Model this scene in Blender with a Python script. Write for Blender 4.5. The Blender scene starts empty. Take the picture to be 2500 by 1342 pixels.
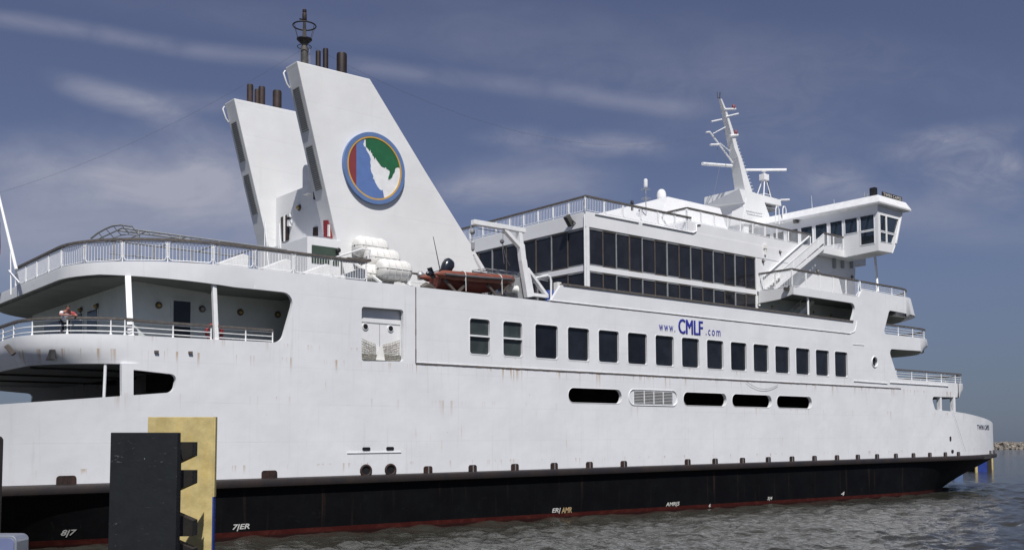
import bpy, bmesh, math, random
from mathutils import Vector, Matrix
from mathutils.geometry import delaunay_2d_cdt
import numpy as np
random.seed(7)
R = math.radians
# ------------------------------------------------------------------ camera
scene = bpy.context.scene
COL = scene.collection
F = 2480.0; CX = 1250.0; CY = 937.0; HOR = 1085.0
AZ = R(40.25); PIT = math.atan((HOR - CY) / F); CZ = 4.4; TR = 0.0085
cam = bpy.data.cameras.new("camera"); camo = bpy.data.objects.new("camera", cam); COL.objects.link(camo)
cam.sensor_width = 36.0; cam.lens = F / 2500 * 36; cam.shift_y = (CY - 671) / 2500
cam.clip_end = 12000; cam.clip_start = 0.2
camo.location = (0, 0, CZ); camo.rotation_euler = (R(90) + PIT, 0, -AZ)
scene.camera = camo
# ------------------------------------------------------------------ sun, sky, exposure
SUN_EL, SUN_A = R(52), R(31)          # the sun stands behind the camera, a little towards the stern
sd = Vector((-math.sin(SUN_A) * math.cos(SUN_EL), -math.cos(SUN_A) * math.cos(SUN_EL), math.sin(SUN_EL)))
sl = bpy.data.lights.new("sun", 'SUN'); sl.energy = 4.4; sl.angle = R(0.55); sl.color = (1, .965, .92)
so = bpy.data.objects.new("sun", sl); COL.objects.link(so)
so.rotation_euler = (-sd).to_track_quat('-Z', 'Y').to_euler()
world = bpy.data.worlds.new("World"); scene.world = world; world.use_nodes = True
scene.view_settings.view_transform = 'Standard'; scene.view_settings.look = 'None'
scene.view_settings.exposure = 0.08; scene.view_settings.gamma = 1


class NT:
    """small helper to write node trees"""
    def __init__(s, nt): s.nt = nt; s.nt.nodes.clear()
    def n(s, typ, ins=None, **kw):
        nd = s.nt.nodes.new(typ)
        for k, v in kw.items(): setattr(nd, k, v)
        for k, v in (ins or {}).items(): s.set(nd, k, v)
        return nd
    def set(s, nd, k, v):
        sock = nd.inputs[k]
        if isinstance(v, bpy.types.NodeSocket): s.nt.links.new(v, sock)
        elif isinstance(v, bpy.types.Node): s.nt.links.new(v.outputs[0], sock)
        else: sock.default_value = v
    def m(s, op, a, b=0.0, c=None, clamp=False):
        nd = s.n('ShaderNodeMath', operation=op, use_clamp=clamp)
        s.set(nd, 0, a); s.set(nd, 1, b)
        if c is not None: s.set(nd, 2, c)
        return nd.outputs[0]
    def mr(s, v, a, b, c=0.0, d=1.0, smooth=True):
        nd = s.n('ShaderNodeMapRange', {0: v, 1: a, 2: b, 3: c, 4: d})
        if smooth: nd.interpolation_type = 'SMOOTHSTEP'
        return nd.outputs[0]
    def mix(s, f, a, b):
        nd = s.n('ShaderNodeMix', data_type='RGBA')
        s.set(nd, 0, f); s.set(nd, 6, a); s.set(nd, 7, b)
        return nd.outputs[2]
    def noise(s, vec, scale, detail=4.0, rough=.55, dist=0.0):
        nd = s.n('ShaderNodeTexNoise', {'Scale': scale, 'Detail': detail, 'Roughness': rough, 'Distortion': dist})
        if vec is not None: s.set(nd, 'Vector', vec)
        return nd.outputs[0]
    def mapping(s, vec, scale=(1, 1, 1), rot=(0, 0, 0), loc=(0, 0, 0)):
        nd = s.n('ShaderNodeMapping'); s.set(nd, 0, vec)
        nd.inputs['Scale'].default_value = scale; nd.inputs['Rotation'].default_value = rot; nd.inputs['Location'].default_value = loc
        return nd.outputs[0]


def build_sky():
    t = NT(world.node_tree)
    sky = t.n('ShaderNodeTexSky', sky_type='NISHITA', sun_disc=False)
    sky.sun_elevation = SUN_EL; sky.sun_rotation = math.atan2(sd.x, sd.y); sky.air_density = 1.0; sky.dust_density = .6; sky.ozone_density = 2.2
    tc = t.n('ShaderNodeTexCoord').outputs['Generated']
    sep = t.n('ShaderNodeSeparateXYZ', {0: tc}); x, y, z = sep.outputs
    # compass bearing from the direction (about the axis facing the ship) and elevation, in degrees
    az = t.m('MULTIPLY', t.m('ARCTAN2', x, y), 57.2958)
    hyp = t.m('SQRT', t.m('ADD', t.m('MULTIPLY', x, x), t.m('MULTIPLY', y, y)))
    el = t.m('MULTIPLY', t.m('ARCTAN2', z, hyp), 57.2958)
    uv = t.n('ShaderNodeCombineXYZ', {0: az, 1: el, 2: 0.0}).outputs[0]
    fx = t.m('MAXIMUM', t.m('ADD', t.m('MULTIPLY', x, math.sin(AZ)), t.m('MULTIPLY', y, math.cos(AZ))), .05)
    rx = t.m('SUBTRACT', t.m('MULTIPLY', x, math.cos(AZ)), t.m('MULTIPLY', y, math.sin(AZ)))
    S = t.m('DIVIDE', rx, fx); T = t.m('DIVIDE', z, fx)          # bearing and height of the direction, as tangents
    ahead = t.mr(t.m('ADD', t.m('MULTIPLY', x, math.sin(AZ)), t.m('MULTIPLY', y, math.cos(AZ))), .2, .45)
    st = t.n('ShaderNodeCombineXYZ', {0: S, 1: T, 2: 0.0}).outputs[0]
    tex = t.noise(t.mapping(st, (7, 20, 1), (0, 0, R(10))), 1.0, 8, .62, .7)
    tex2 = t.noise(t.mapping(st, (16, 30, 1), (0, 0, R(16)), (3, 5, 0)), 1.0, 7, .66, .9)
    wob = t.m('SUBTRACT', t.noise(t.mapping(st, (6, 9, 1), (0, 0, 0), (9, 1, 0)), 1.0, 5, .6), .5)
    fine = t.mr(tex, .28, .72, .38, 1.0); fine2 = t.mr(tex2, .28, .74, .25, 1.0)
    fine3 = t.mr(tex, .2, .8, .70, 1.0)
    def blob(px, py, hw, hh, tilt, amp, f):
        cx, cy = (px - CX) / F, (HOR - py) / F; a_ = -R(tilt); ca, sa = math.cos(a_), math.sin(a_)
        dx = t.m('SUBTRACT', S, cx); dy = t.m('SUBTRACT', T, cy)
        u = t.m('MULTIPLY', t.m('ADD', t.m('MULTIPLY', dx, ca), t.m('MULTIPLY', dy, sa)), F / hw)
        v = t.m('MULTIPLY', t.m('SUBTRACT', t.m('MULTIPLY', dy, ca), t.m('MULTIPLY', dx, sa)), F / hh)
        r = t.m('SQRT', t.m('ADD', t.m('MULTIPLY', u, u), t.m('MULTIPLY', v, v)))
        k = t.mr(t.m('ADD', r, t.m('MULTIPLY', wob, 1.1)), .05, 1.15, 1.0, 0.0)
        return t.m('MULTIPLY', t.m('MULTIPLY', k, f), amp)
    c = None
    for q in ((200, 540, 950, 250, -3, .70, 3), (330, 430, 420, 90, 8, .30, 1), (520, 470, 420, 120, 8, .30, 1), (60, 440, 420, 80, 10, .22, 2), (270, 228, 210, 44, 17, .60, 1), (470, 330, 260, 75, 36, .36, 1), (480, 235, 160, 36, 4, .28, 1),
              (1260, 440, 330, 90, -4, .62, 1), (1120, 460, 170, 60, -10, .45, 2), (1440, 345, 220, 48, -4, .50, 2), (1250, 325, 130, 40, 0, .34, 2), (1560, 350, 160, 40, 6, .3, 2),
              (2050, 430, 150, 70, 10, .55, 2), (2330, 340, 220, 62, -10, .62, 2), (2400, 425, 260, 85, 12, .55, 2), (2480, 385, 110, 50, 20, .45, 2), (2230, 500, 300, 60, 0, .34, 1), (2380, 560, 320, 60, 2, .22, 1),
              (1800, 260, 700, 150, 12, .16, 2), (1500, 80, 900, 130, 8, .14, 1), (700, 40, 700, 60, 8, .10, 1), (2200, 150, 500, 120, 10, .12, 2), (1900, 480, 300, 80, 0, .2, 1)):
        bl = blob(*q[:6], fine if q[6] == 1 else fine2 if q[6] == 2 else fine3); c = bl if c is None else t.m('MAXIMUM', c, bl) if q[5] > .5 else t.m('ADD', c, bl)
    def trail(pts, w, amp, seed):
        out = None
        for (x0, y0), (x1, y1) in zip(pts, pts[1:]):
            ax_, ay_, bx_, by_ = (x0 - CX) / F, (HOR - y0) / F, (x1 - CX) / F, (HOR - y1) / F
            L_ = math.hypot(bx_ - ax_, by_ - ay_); ux, uy = (bx_ - ax_) / L_, (by_ - ay_) / L_
            dx = t.m('SUBTRACT', S, ax_); dy = t.m('SUBTRACT', T, ay_)
            al = t.m('ADD', t.m('MULTIPLY', dx, ux), t.m('MULTIPLY', dy, uy)); ac = t.m('SUBTRACT', t.m('MULTIPLY', dy, ux), t.m('MULTIPLY', dx, uy))
            ac = t.m('ABSOLUTE', t.m('ADD', ac, t.m('MULTIPLY', wob, .010)))
            k = t.m('MULTIPLY', t.mr(ac, 0.0, w / F, 1.0, 0.0), t.m('MULTIPLY', t.mr(al, -.03, .02), t.mr(al, L_ - .02, L_ + .03, 1.0, 0.0)))
            out = k if out is None else t.m('MAXIMUM', out, k)
        return t.m('MULTIPLY', t.m('MULTIPLY', out, t.mr(tex, .25, .6, .35, 1.0)), amp)
    c = t.m('ADD', c, trail([(-60, 20), (200, 58), (420, 98), (740, 135)], 36, .33, 2)); c = t.m('ADD', c, trail([(850, 140), (1060, 172), (1330, 205), (1700, 255)], 38, .29, 7))
    c = t.m('MULTIPLY', c, ahead)
    # the rest of the sky carries the same thin veil
    n1 = t.noise(t.mapping(tc, (2.2, 2.2, 6)), 1.0, 7, .62, .6)
    c = t.m('ADD', c, t.m('MULTIPLY', t.m('MULTIPLY', t.mr(n1, .45, .75), .35), t.m('SUBTRACT', 1.0, ahead)), clamp=True)
    hs = t.n('ShaderNodeHueSaturation', {'Hue': .518, 'Saturation': .80, 'Value': .86, 'Color': sky.outputs[0]}).outputs[0]
    # muted violet-grey tone of the hazy air
    hs = t.mix(.34, hs, (1.25, 1.32, 1.95, 1))
    hz = t.mr(el, 0, 12, .55, 0.0)
    hs = t.mix(hz, hs, (1.42, 1.72, 2.45, 1))
    tint = t.n('ShaderNodeMix', data_type='RGBA', blend_type='MULTIPLY'); t.set(tint, 0, 1.0); t.set(tint, 6, hs); t.set(tint, 7, (.60, .66, .785, 1)); hs = tint.outputs[2]
    colr = t.mix(c, hs, (3.5, 3.65, 4.5, 1))
    bg = t.n('ShaderNodeBackground', {'Color': colr, 'Strength': .095})
    out = t.n('ShaderNodeOutputWorld', {0: bg})


build_sky()


# ------------------------------------------------------------------ photo geometry: pixel -> point of a named plane, in the ship's own frame
def ray(px, py):
    a = (px - CX) / F; b = (CY - py) / F
    f = Vector((math.sin(AZ) * math.cos(PIT), math.cos(AZ) * math.cos(PIT), math.sin(PIT)))
    r = Vector((math.cos(AZ), -math.sin(AZ), 0)); u = r.cross(f)
    return f + a * r + b * u
def rotv(v):
    c, s = math.cos(TR), math.sin(TR)
    return Vector((v[0] * c + v[2] * s, v[1], -v[0] * s + v[2] * c))
def P(px, py, y=None, x=None, z=None):
    d = rotv(ray(px, py)); o = rotv((0, 0, CZ))
    t = (y - o[1]) / d[1] if y is not None else (x - o[0]) / d[0] if x is not None else (z - o[2]) / d[2]
    return o + t * d
def Wd(px, py, dist):   # world point at a distance along the view axis
    return Vector((0, 0, CZ)) + ray(px, py) * dist
def P2(px, py, y=45.0):
    p = P(px, py, y=y); return (p.x, p.z)


# ------------------------------------------------------------------ materials
MATS = {}
def pmat(name, col, rough=.5, metal=0.0, var=.12, scale=2.0, bump=0.0, bscale=20.0, spec=.5, alpha=None, var2=None):
    m = bpy.data.materials.new(name); m.use_nodes = True; t = NT(m.node_tree)
    tc = t.n('ShaderNodeTexCoord').outputs['Object']
    n = t.noise(tc, scale, 5, .6)
    dark = tuple(c * (1 - var * 2) for c in col) if var2 is None else var2
    base = t.mix(t.mr(n, .3, .7), (*dark, 1), (*col, 1))
    b = t.n('ShaderNodeBsdfPrincipled', {'Base Color': base, 'Roughness': rough, 'Metallic': metal, 'Specular IOR Level': spec})
    if bump:
        bm_ = t.n('ShaderNodeBump', {'Height': t.noise(tc, bscale, 4, .6), 'Strength': bump, 'Distance': .02}); t.set(b, 'Normal', bm_)
    res = b
    if alpha is not None:
        tr = t.n('ShaderNodeBsdfTransparent', {0: (.75, .82, .85, 1)})
        res = t.n('ShaderNodeMixShader', {0: alpha, 1: tr, 2: b})
    t.n('ShaderNodeOutputMaterial', {0: res})
    MATS[name] = m; return m


def hull_paint(name, base=(.74, .755, .78), rust=1.0, streak=1.0, seams=True, dent=1.0):
    """weathered white ship's paint: soft plate dents, weld seams, dirt runs, rust runs"""
    m = bpy.data.materials.new(name); m.use_nodes = True; t = NT(m.node_tree)
    tc = t.n('ShaderNodeTexCoord').outputs['Object']
    sep = t.n('ShaderNodeSeparateXYZ', {0: tc}); x, y, z = sep.outputs
    u = t.m('SUBTRACT', x, t.m('MULTIPLY', y, .45))
    uvv = t.n('ShaderNodeCombineXYZ', {0: u, 1: z, 2: 0.0}).outputs[0]
    big = t.noise(uvv, .35, 5, .6)
    col = t.mix(t.mr(big, .3, .75), (*[c * .92 for c in base], 1), (*base, 1))
    blot = t.noise(uvv, 1.3, 6, .65)
    col = t.mix(t.m('MULTIPLY', t.mr(blot, .55, .78), .30), col, (base[0] * .87, base[1] * .875, base[2] * .87, 1))
    # dirt runs
    run = t.noise(t.mapping(uvv, (3.4, .16, 1)), 1.0, 5, .65)
    col = t.mix(t.m('MULTIPLY', t.mr(run, .54, .78), .55 * streak), col, (base[0] * .76, base[1] * .75, base[2] * .71, 1))
    # rust runs, thin and sparse
    rn = t.noise(t.mapping(uvv, (6.5, .30, 1), (0, 0, 0), (3, 11, 0)), 1.0, 3, .5)
    gate = t.noise(uvv, .8, 3, .5)
    rmask = t.m('MULTIPLY', t.mr(rn, .66, .76), t.mr(gate, .52, .64))
    col = t.mix(t.m('MULTIPLY', rmask, .55 * rust), col, (.52, .38, .17, 1))
    if rust > .9:      # rust weeping from the plate seam, the window sills and the rub rail
        for zt_, ln, am, sx in ((8.47, 1.25, .75, 2.3), (9.15, .6, .35, 2.9), (3.25, .62, .60, 2.0), (6.55, 1.3, .4, 1.7)):
            r1 = t.noise(t.n('ShaderNodeCombineXYZ', {0: t.m('MULTIPLY', u, sx), 1: t.m('MULTIPLY', z, .05), 2: zt_}).outputs[0], 1.6, 4, .65)
            ll = t.m('MULTIPLY', t.mr(t.noise(t.n('ShaderNodeCombineXYZ', {0: t.m('MULTIPLY', u, 1.3), 1: zt_, 2: 0.0}).outputs[0], 1.0, 2, .5), .3, .7, .15, 1.0), ln)
            dz = t.m('DIVIDE', t.m('SUBTRACT', zt_, z), ll)
            fall = t.m('MULTIPLY', t.m('GREATER_THAN', dz, 0.0), t.mr(dz, 0.0, 1.0, 1.0, 0.0))
            col = t.mix(t.m('MULTIPLY', t.m('MULTIPLY', t.mr(r1, .56, .66), fall), am * .9), col, (.38, .23, .09, 1))
    spots = t.n('ShaderNodeTexVoronoi', {'Vector': uvv, 'Scale': 1.1}, feature='F1'); sd_ = spots.outputs['Distance']
    spot = t.m('MULTIPLY', t.mr(sd_, .02, .045, 1.0, 0.0), t.mr(t.noise(uvv, .5, 2, .5), .5, .6))
    col = t.mix(t.m('MULTIPLY', spot, .8 * rust), col, (.30, .15, .07, 1))
    h = t.m('MULTIPLY', t.noise(uvv, .6, 2, .5), .05 * dent)
    h = t.m('ADD', h, t.m('MULTIPLY', t.noise(t.mapping(uvv, (1.8, .9, 1), (0, 0, R(12))), 1.0, 2, .5), .014 * dent))
    if seams:
        def seam(coord, period, off, wdt):
            f = t.m('FRACT', t.m('DIVIDE', t.m('ADD', coord, off), period))
            d = t.m('MULTIPLY', t.m('ABSOLUTE', t.m('SUBTRACT', f, .5)), period)
            return t.mr(d, 0.0, wdt, 1.0, 0.0)
        s1 = seam(z, 1.83, .25, .035); s2 = t.m('MULTIPLY', seam(x, 7.3, 1.2, .035), .7)
        s = t.m('MULTIPLY', t.m('MAXIMUM', s1, s2), t.mr(t.noise(uvv, .25, 2, .5), .35, .6, .15, 1.0))
        col = t.mix(t.m('MULTIPLY', s, .16), col, (.42, .42, .41, 1))
        h = t.m('SUBTRACT', h, t.m('MULTIPLY', s, .003))
    b = t.n('ShaderNodeBsdfPrincipled', {'Base Color': col, 'Roughness': t.mr(blot, .3, .7, .42, .6), 'Specular IOR Level': .35})
    bmp = t.n('ShaderNodeBump', {'Height': h, 'Strength': .55, 'Distance': 1.0}); t.set(b, 'Normal', bmp)
    t.n('ShaderNodeOutputMaterial', {0: b}); MATS[name] = m; return m


M_hull = hull_paint('hull_white')
M_sup = hull_paint('superstructure_white', (.76, .77, .785), .5, .55, False, .8)
M_fun = hull_paint('funnel_white', (.76, .77, .775), .12, .35, True, .9)
M_white = pmat('white_gloss', (.80, .81, .82), .4, var=.05, scale=3)
M_rail = pmat('rail_white', (.82, .83, .84), .45, var=.05, scale=5)
M_inner = pmat('recess_wall_paint', (.62, .66, .645), .6, var=.07, scale=.8)
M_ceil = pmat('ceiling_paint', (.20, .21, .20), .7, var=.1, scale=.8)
M_cap = pmat('weathered_cap_rail', (.13, .115, .105), .75, var=.2, scale=6)
M_dark = pmat('car_deck_dark', (.045, .045, .048), .8, var=.25, scale=.7)  # dark grey stands in for the shade inside the enclosed car deck
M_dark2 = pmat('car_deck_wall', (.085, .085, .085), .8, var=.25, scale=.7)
M_black = pmat('black_paint', (.012, .012, .014), .55, var=.2, scale=2)
M_deck = pmat('deck_grey', (.16, .17, .17), .8, var=.12, scale=1.2)
M_brown = pmat('window_bar_brown', (.105, .09, .078), .55, var=.15, scale=3)
M_grey = pmat('grey_metal', (.33, .34, .35), .5, metal=.2, var=.12, scale=4)
M_galv = pmat('galvanised_steel', (.42, .43, .44), .45, metal=.5, var=.12, scale=4)
M_seam = pmat('rusty_seam', (.09, .085, .085), .8, var2=(.15, .11, .085), scale=1.6)
M_pipe = pmat('exhaust_brown', (.018, .008, .008), .6, var=.25, scale=2.5, bump=.2)
M_pipe2 = pmat('exhaust_sooty_brown', (.045, .026, .022), .65, var=.35, scale=1.5, bump=.2)
M_mastd = pmat('sooty_mast', (.09, .08, .07), .7, var2=(.03, .03, .03), scale=2.5)
M_brass = pmat('brass_lamp', (.42, .29, .10), .35, metal=.6, var=.1)
M_lampb = pmat('lamp_cage_brown', (.10, .085, .06), .5, metal=.3, var=.1)
M_red = pmat('red_paint', (.24, .022, .026), .45, var=.1)
M_maroon = pmat('emblem_maroon', (.23, .045, .05), .5, var=.06)
M_blue = pmat('emblem_blue', (.11, .19, .43), .5, var=.05)
M_ring = pmat('emblem_ring_blue', (.12, .20, .40), .45, var=.05)
M_yel = pmat('emblem_yellow', (.60, .36, .08), .45, var=.06)
M_green = pmat('emblem_green', (.02, .13, .055), .5, var=.08)
M_text = pmat('letter_blue', (.03, .035, .30), .5, var=.05)
M_mark = pmat('mark_white', (.55, .55, .52), .6, var=.1, scale=8)
M_marko = pmat('mark_tan', (.42, .30, .16), .6, var=.1, scale=8)
M_navy = pmat('letter_navy', (.03, .035, .09), .5, var=.05)
M_raft = pmat('raft_shell', (.80, .79, .76), .38, var=.06, scale=2)
M_strap = pmat('raft_strap', (.62, .62, .60), .5, var=.05)
M_rib = pmat('inflatable_orange', (.22, .065, .04), .5, var=.15, scale=2, bump=.15, bscale=6)
M_ribd = pmat('boat_rubbing_strake', (.10, .10, .11), .6, var=.1)
M_ribh = pmat('boat_hull_red', (.15, .032, .022), .5, var=.15, scale=1.5)
M_motor = pmat('outboard_navy', (.018, .022, .035), .25, var=.1)
M_dblue = pmat('drum_blue', (.02, .06, .30), .4, var=.1)
M_net = pmat('net_rope', (.45, .42, .35), .9, var=.2, scale=8)
M_greenw = pmat('green_panel', (.06, .085, .065), .3, var=.15, scale=1)
M_skin = pmat('skin', (.40, .17, .13), .6, var=.05)
M_shirt = pmat('shirt_white', (.75, .76, .80), .8, var=.05)
M_redcl = pmat('cloth_red', (.40, .05, .07), .8, var=.08)
M_trous = pmat('trousers_dark', (.03, .032, .045), .8, var=.1)
M_hair = pmat('hair_dark', (.03, .02, .015), .7, var=.1)
M_cable = pmat('cable_dark', (.13, .13, .15), .6, var=.1)


def glass(name, col=(.012, .016, .022), rough=.06, alpha=None, spec=.5):
    m = bpy.data.materials.new(name); m.use_nodes = True; t = NT(m.node_tree)
    tc = t.n('ShaderNodeTexCoord').outputs['Object']
    n = t.noise(tc, .9, 4, .6)
    c = t.mix(t.mr(n, .35, .7), (*col, 1), (*[v * 1.7 for v in col], 1))
    b = t.n('ShaderNodeBsdfPrincipled', {'Base Color': c, 'Roughness': t.mr(n, .3, .7, rough, rough * 2.2), 'Specular IOR Level': spec})
    t.set(b, 'Normal', t.n('ShaderNodeBump', {'Height': t.noise(tc, 1.6, 2, .5), 'Strength': .12, 'Distance': .03}))
    res = b
    if alpha is not None:
        tr = t.n('ShaderNodeBsdfTransparent', {0: (.55, .62, .64, 1)})
        res = t.n('ShaderNodeMixShader', {0: alpha, 1: tr, 2: b})
    t.n('ShaderNodeOutputMaterial', {0: res}); MATS[name] = m; return m


M_glass = glass('dark_window_glass', (.010, .012, .017), spec=.35)
M_glass2 = glass('greenish_window_glass', (.032, .040, .040), .12, spec=.35)
GLV = [glass('window_glass_grey', (.018, .020, .026), .1, spec=.4), glass('window_glass_black', (.007, .008, .012), .05, spec=.3)]
M_glassL = glass('lounge_glass', (.018, .019, .024), .05, alpha=.72, spec=.6)
M_glassW = glass('wheelhouse_glass', (.02, .026, .032), .05, alpha=.5, spec=.7)


def black_hull_mat():
    m = bpy.data.materials.new('hull_black'); m.use_nodes = True; t = NT(m.node_tree)
    pos = t.n('ShaderNodeNewGeometry').outputs['Position']
    sep = t.n('ShaderNodeSeparateXYZ', {0: pos}); x, y, z = sep.outputs
    uvv = t.n('ShaderNodeCombineXYZ', {0: t.m('SUBTRACT', x, t.m('MULTIPLY', y, .4)), 1: z, 2: 0.0}).outputs[0]
    n = t.noise(uvv, .5, 6, .65)
    col = t.mix(t.mr(n, .35, .75), (.003, .003, .004, 1), (.0055, .006, .0065, 1))
    sc = t.noise(t.mapping(uvv, (1.2, 1.6, 1), (0, 0, R(10))), 1.0, 8, .7, 1.0)
    col = t.mix(t.m('MULTIPLY', t.mr(sc, .60, .75), .35), col, (.022, .026, .024, 1))
    rs = t.noise(t.mapping(uvv, (2.4, .12, 1)), 1.0, 4, .6)
    col = t.mix(t.m('MULTIPLY', t.mr(rs, .58, .74), .45), col, (.045, .026, .018, 1))
    gouge = t.noise(t.mapping(uvv, (1.6, .5, 1), (0, 0, R(-14))), 2.0, 6, .7, 1.5)
    col = t.mix(t.m('MULTIPLY', t.mr(gouge, .66, .74), .5), col, (.035, .042, .036, 1))
    edge = t.m('ADD', z, t.m('MULTIPLY', t.m('SUBTRACT', t.noise(uvv, 1.5, 4, .6), .5), .05))
    red = t.mix(t.mr(sc, .4, .7), (.038, .007, .006, 1), (.062, .015, .011, 1))
    wet = t.mr(edge, .02, .16, 0.0, 1.0)
    red = t.mix(wet, (.018, .007, .006, 1), red)
    col = t.mix(t.mr(edge, .30, .33, 1.0, 0.0), col, red)
    b = t.n('ShaderNodeBsdfPrincipled', {'Base Color': col, 'Roughness': .6, 'Specular IOR Level': .10})
    t.set(b, 'Normal', t.n('ShaderNodeBump', {'Height': t.noise(uvv, .9, 3, .5), 'Strength': .4, 'Distance': .08}))
    t.n('ShaderNodeOutputMaterial', {0: b}); return m
M_bhull = black_hull_mat()
M_rub = pmat('rub_rail_rubber', (.015, .013, .016), .6, var2=(.028, .019, .016), scale=1.0, bump=.4, bscale=5)
M_brk = pmat('port_rusty_black', (.010, .007, .007), .7, var2=(.045, .02, .014), scale=4)


# ------------------------------------------------------------------ mesh helpers
class MB:
    def __init__(s): s.v = []; s.f = []
    def add(s, vs, fs):
        o = len(s.v); s.v += [tuple(v) for v in vs]; s.f += [tuple(i + o for i in f) for f in fs]; return s
    def box(s, a, b):
        (x0, y0, z0), (x1, y1, z1) = a, b
        vs = [(x0, y0, z0), (x1, y0, z0), (x1, y1, z0), (x0, y1, z0), (x0, y0, z1), (x1, y0, z1), (x1, y1, z1), (x0, y1, z1)]
        return s.add(vs, [(3, 2, 1, 0), (4, 5, 6, 7), (0, 1, 5, 4), (1, 2, 6, 5), (2, 3, 7, 6), (3, 0, 4, 7)])
    def beam(s, p, q, w, h, up=(0, 0, 1)):
        p, q = Vector(p), Vector(q); d = (q - p).normalized(); up = Vector(up)
        if abs(d.dot(up)) > .98: up = Vector((1, 0, 0))
        a = d.cross(up).normalized() * w / 2; b = a.cross(d).normalized() * h / 2
        vs = [p - a - b, p + a - b, p + a + b, p - a + b, q - a - b, q + a - b, q + a + b, q - a + b]
        return s.add(vs, [(3, 2, 1, 0), (4, 5, 6, 7), (0, 1, 5, 4), (1, 2, 6, 5), (2, 3, 7, 6), (3, 0, 4, 7)])
    def tube(s, pts, r, n=8, closed=False):
        pts = [Vector(p) for p in pts]; N = len(pts); rs = r if isinstance(r, (list, tuple)) else [r] * N
        rings = []; prev = None
        for i, p in enumerate(pts):
            a = pts[i - 1] if (i > 0 or closed) else p; b = pts[(i + 1) % N] if (i < N - 1 or closed) else p
            d = (b - a)
            d = d.normalized() if d.length > 1e-9 else Vector((0, 0, 1))
            if prev is None:
                t = Vector((0, 0, 1)) if abs(d.z) < .9 else Vector((1, 0, 0))
                u = d.cross(t).normalized()
            else:
                u = prev - d * prev.dot(d)
                u = u.normalized() if u.length > 1e-6 else d.orthogonal().normalized()
            prev = u; w = d.cross(u)
            rings.append([p + (u * math.cos(k * 2 * math.pi / n) + w * math.sin(k * 2 * math.pi / n)) * rs[i] for k in range(n)])
        o = len(s.v); s.v += [tuple(v) for rg in rings for v in rg]
        M = N if closed else N - 1
        for i in range(M):
            j = (i + 1) % N
            for k in range(n):
                l = (k + 1) % n; s.f.append((o + i * n + k, o + i * n + l, o + j * n + l, o + j * n + k))
        if not closed:
            s.f.append(tuple(o + k for k in reversed(range(n)))); s.f.append(tuple(o + (N - 1) * n + k for k in range(n)))
        return s
    def lathe(s, c, prof, n=16, axis='z'):
        """prof: list of (radius, offset along the axis)"""
        o = len(s.v); c = Vector(c)
        for r, h in prof:
            for k in range(n):
                a = 2 * math.pi * k / n; ca, sa = r * math.cos(a), r * math.sin(a)
                v = (ca, sa, h) if axis == 'z' else (h, ca, sa) if axis == 'x' else (sa, h, ca)
                s.v.append(tuple(c + Vector(v)))
        for i in range(len(prof) - 1):
            for k in range(n):
                l = (k + 1) % n; s.f.append((o + i * n + k, o + i * n + l, o + (i + 1) * n + l, o + (i + 1) * n + k))
        s.f.append(tuple(o + k for k in reversed(range(n)))); s.f.append(tuple(o + (len(prof) - 1) * n + k for k in range(n)))
        return s
    def prism(s, poly, d):
        """planar polygon (3-D points) pushed by vector d"""
        n = len(poly); d = Vector(d); poly = [Vector(p) for p in poly]
        vs = poly + [p + d for p in poly]
        fs = [tuple(reversed(range(n))), tuple(range(n, 2 * n))] + [(i, (i + 1) % n, (i + 1) % n + n, i + n) for i in range(n)]
        return s.add(vs, fs)
    def strip(s, rows, closed=False):
        """loft through rows of equal length"""
        n = len(rows[0]); o = len(s.v)
        for r_ in rows: s.v += [tuple(v) for v in r_]
        for i in range(len(rows) - 1):
            for k in range(n if closed else n - 1):
                l = (k + 1) % n; s.f.append((o + i * n + k, o + i * n + l, o + (i + 1) * n + l, o + (i + 1) * n + k))
        return s
    def build(s, name, mat, parent=None, smooth=None, bevel=0.0, loc=None, recalc=True):
        me = bpy.data.meshes.new(name); vs = s.v
        if loc is not None: vs = [(v[0] - loc[0], v[1] - loc[1], v[2] - loc[2]) for v in vs]
        me.from_pydata(vs, [], s.f)
        bm = bmesh.new(); bm.from_mesh(me)
        if recalc: bmesh.ops.recalc_face_normals(bm, faces=bm.faces)
        if bevel:
            es = [e for e in bm.edges if len(e.link_faces) == 2 and e.calc_face_angle(0) > .5]
            bmesh.ops.bevel(bm, geom=es, offset=bevel, segments=2, profile=.6, affect='EDGES', clamp_overlap=True)
        bm.to_mesh(me); bm.free()
        mats = mat if isinstance(mat, (list, tuple)) else [mat]
        for m_ in mats: me.materials.append(m_)
        if smooth:
            me.polygons.foreach_set('use_smooth', [True] * len(me.polygons))
            try: me.set_sharp_from_angle(angle=R(smooth))
            except Exception: pass
        o = bpy.data.objects.new(name, me); COL.objects.link(o)
        if loc is not None: o.location = loc
        if parent: o.parent = parent
        return o


def empty(name, label, cat, loc=(0, 0, 0), group=None, rot=(0, 0, 0)):
    o = bpy.data.objects.new(name, None); COL.objects.link(o); o.location = loc; o.rotation_euler = rot; o.empty_display_size = .3
    o['label'] = label; o['category'] = cat
    if group: o['group'] = group
    return o
def copy_tree(o, parent=None):
    c = o.copy(); COL.objects.link(c)
    if parent is not None: c.parent = parent
    for ch in list(o.children): copy_tree(ch, c)
    return c


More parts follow.
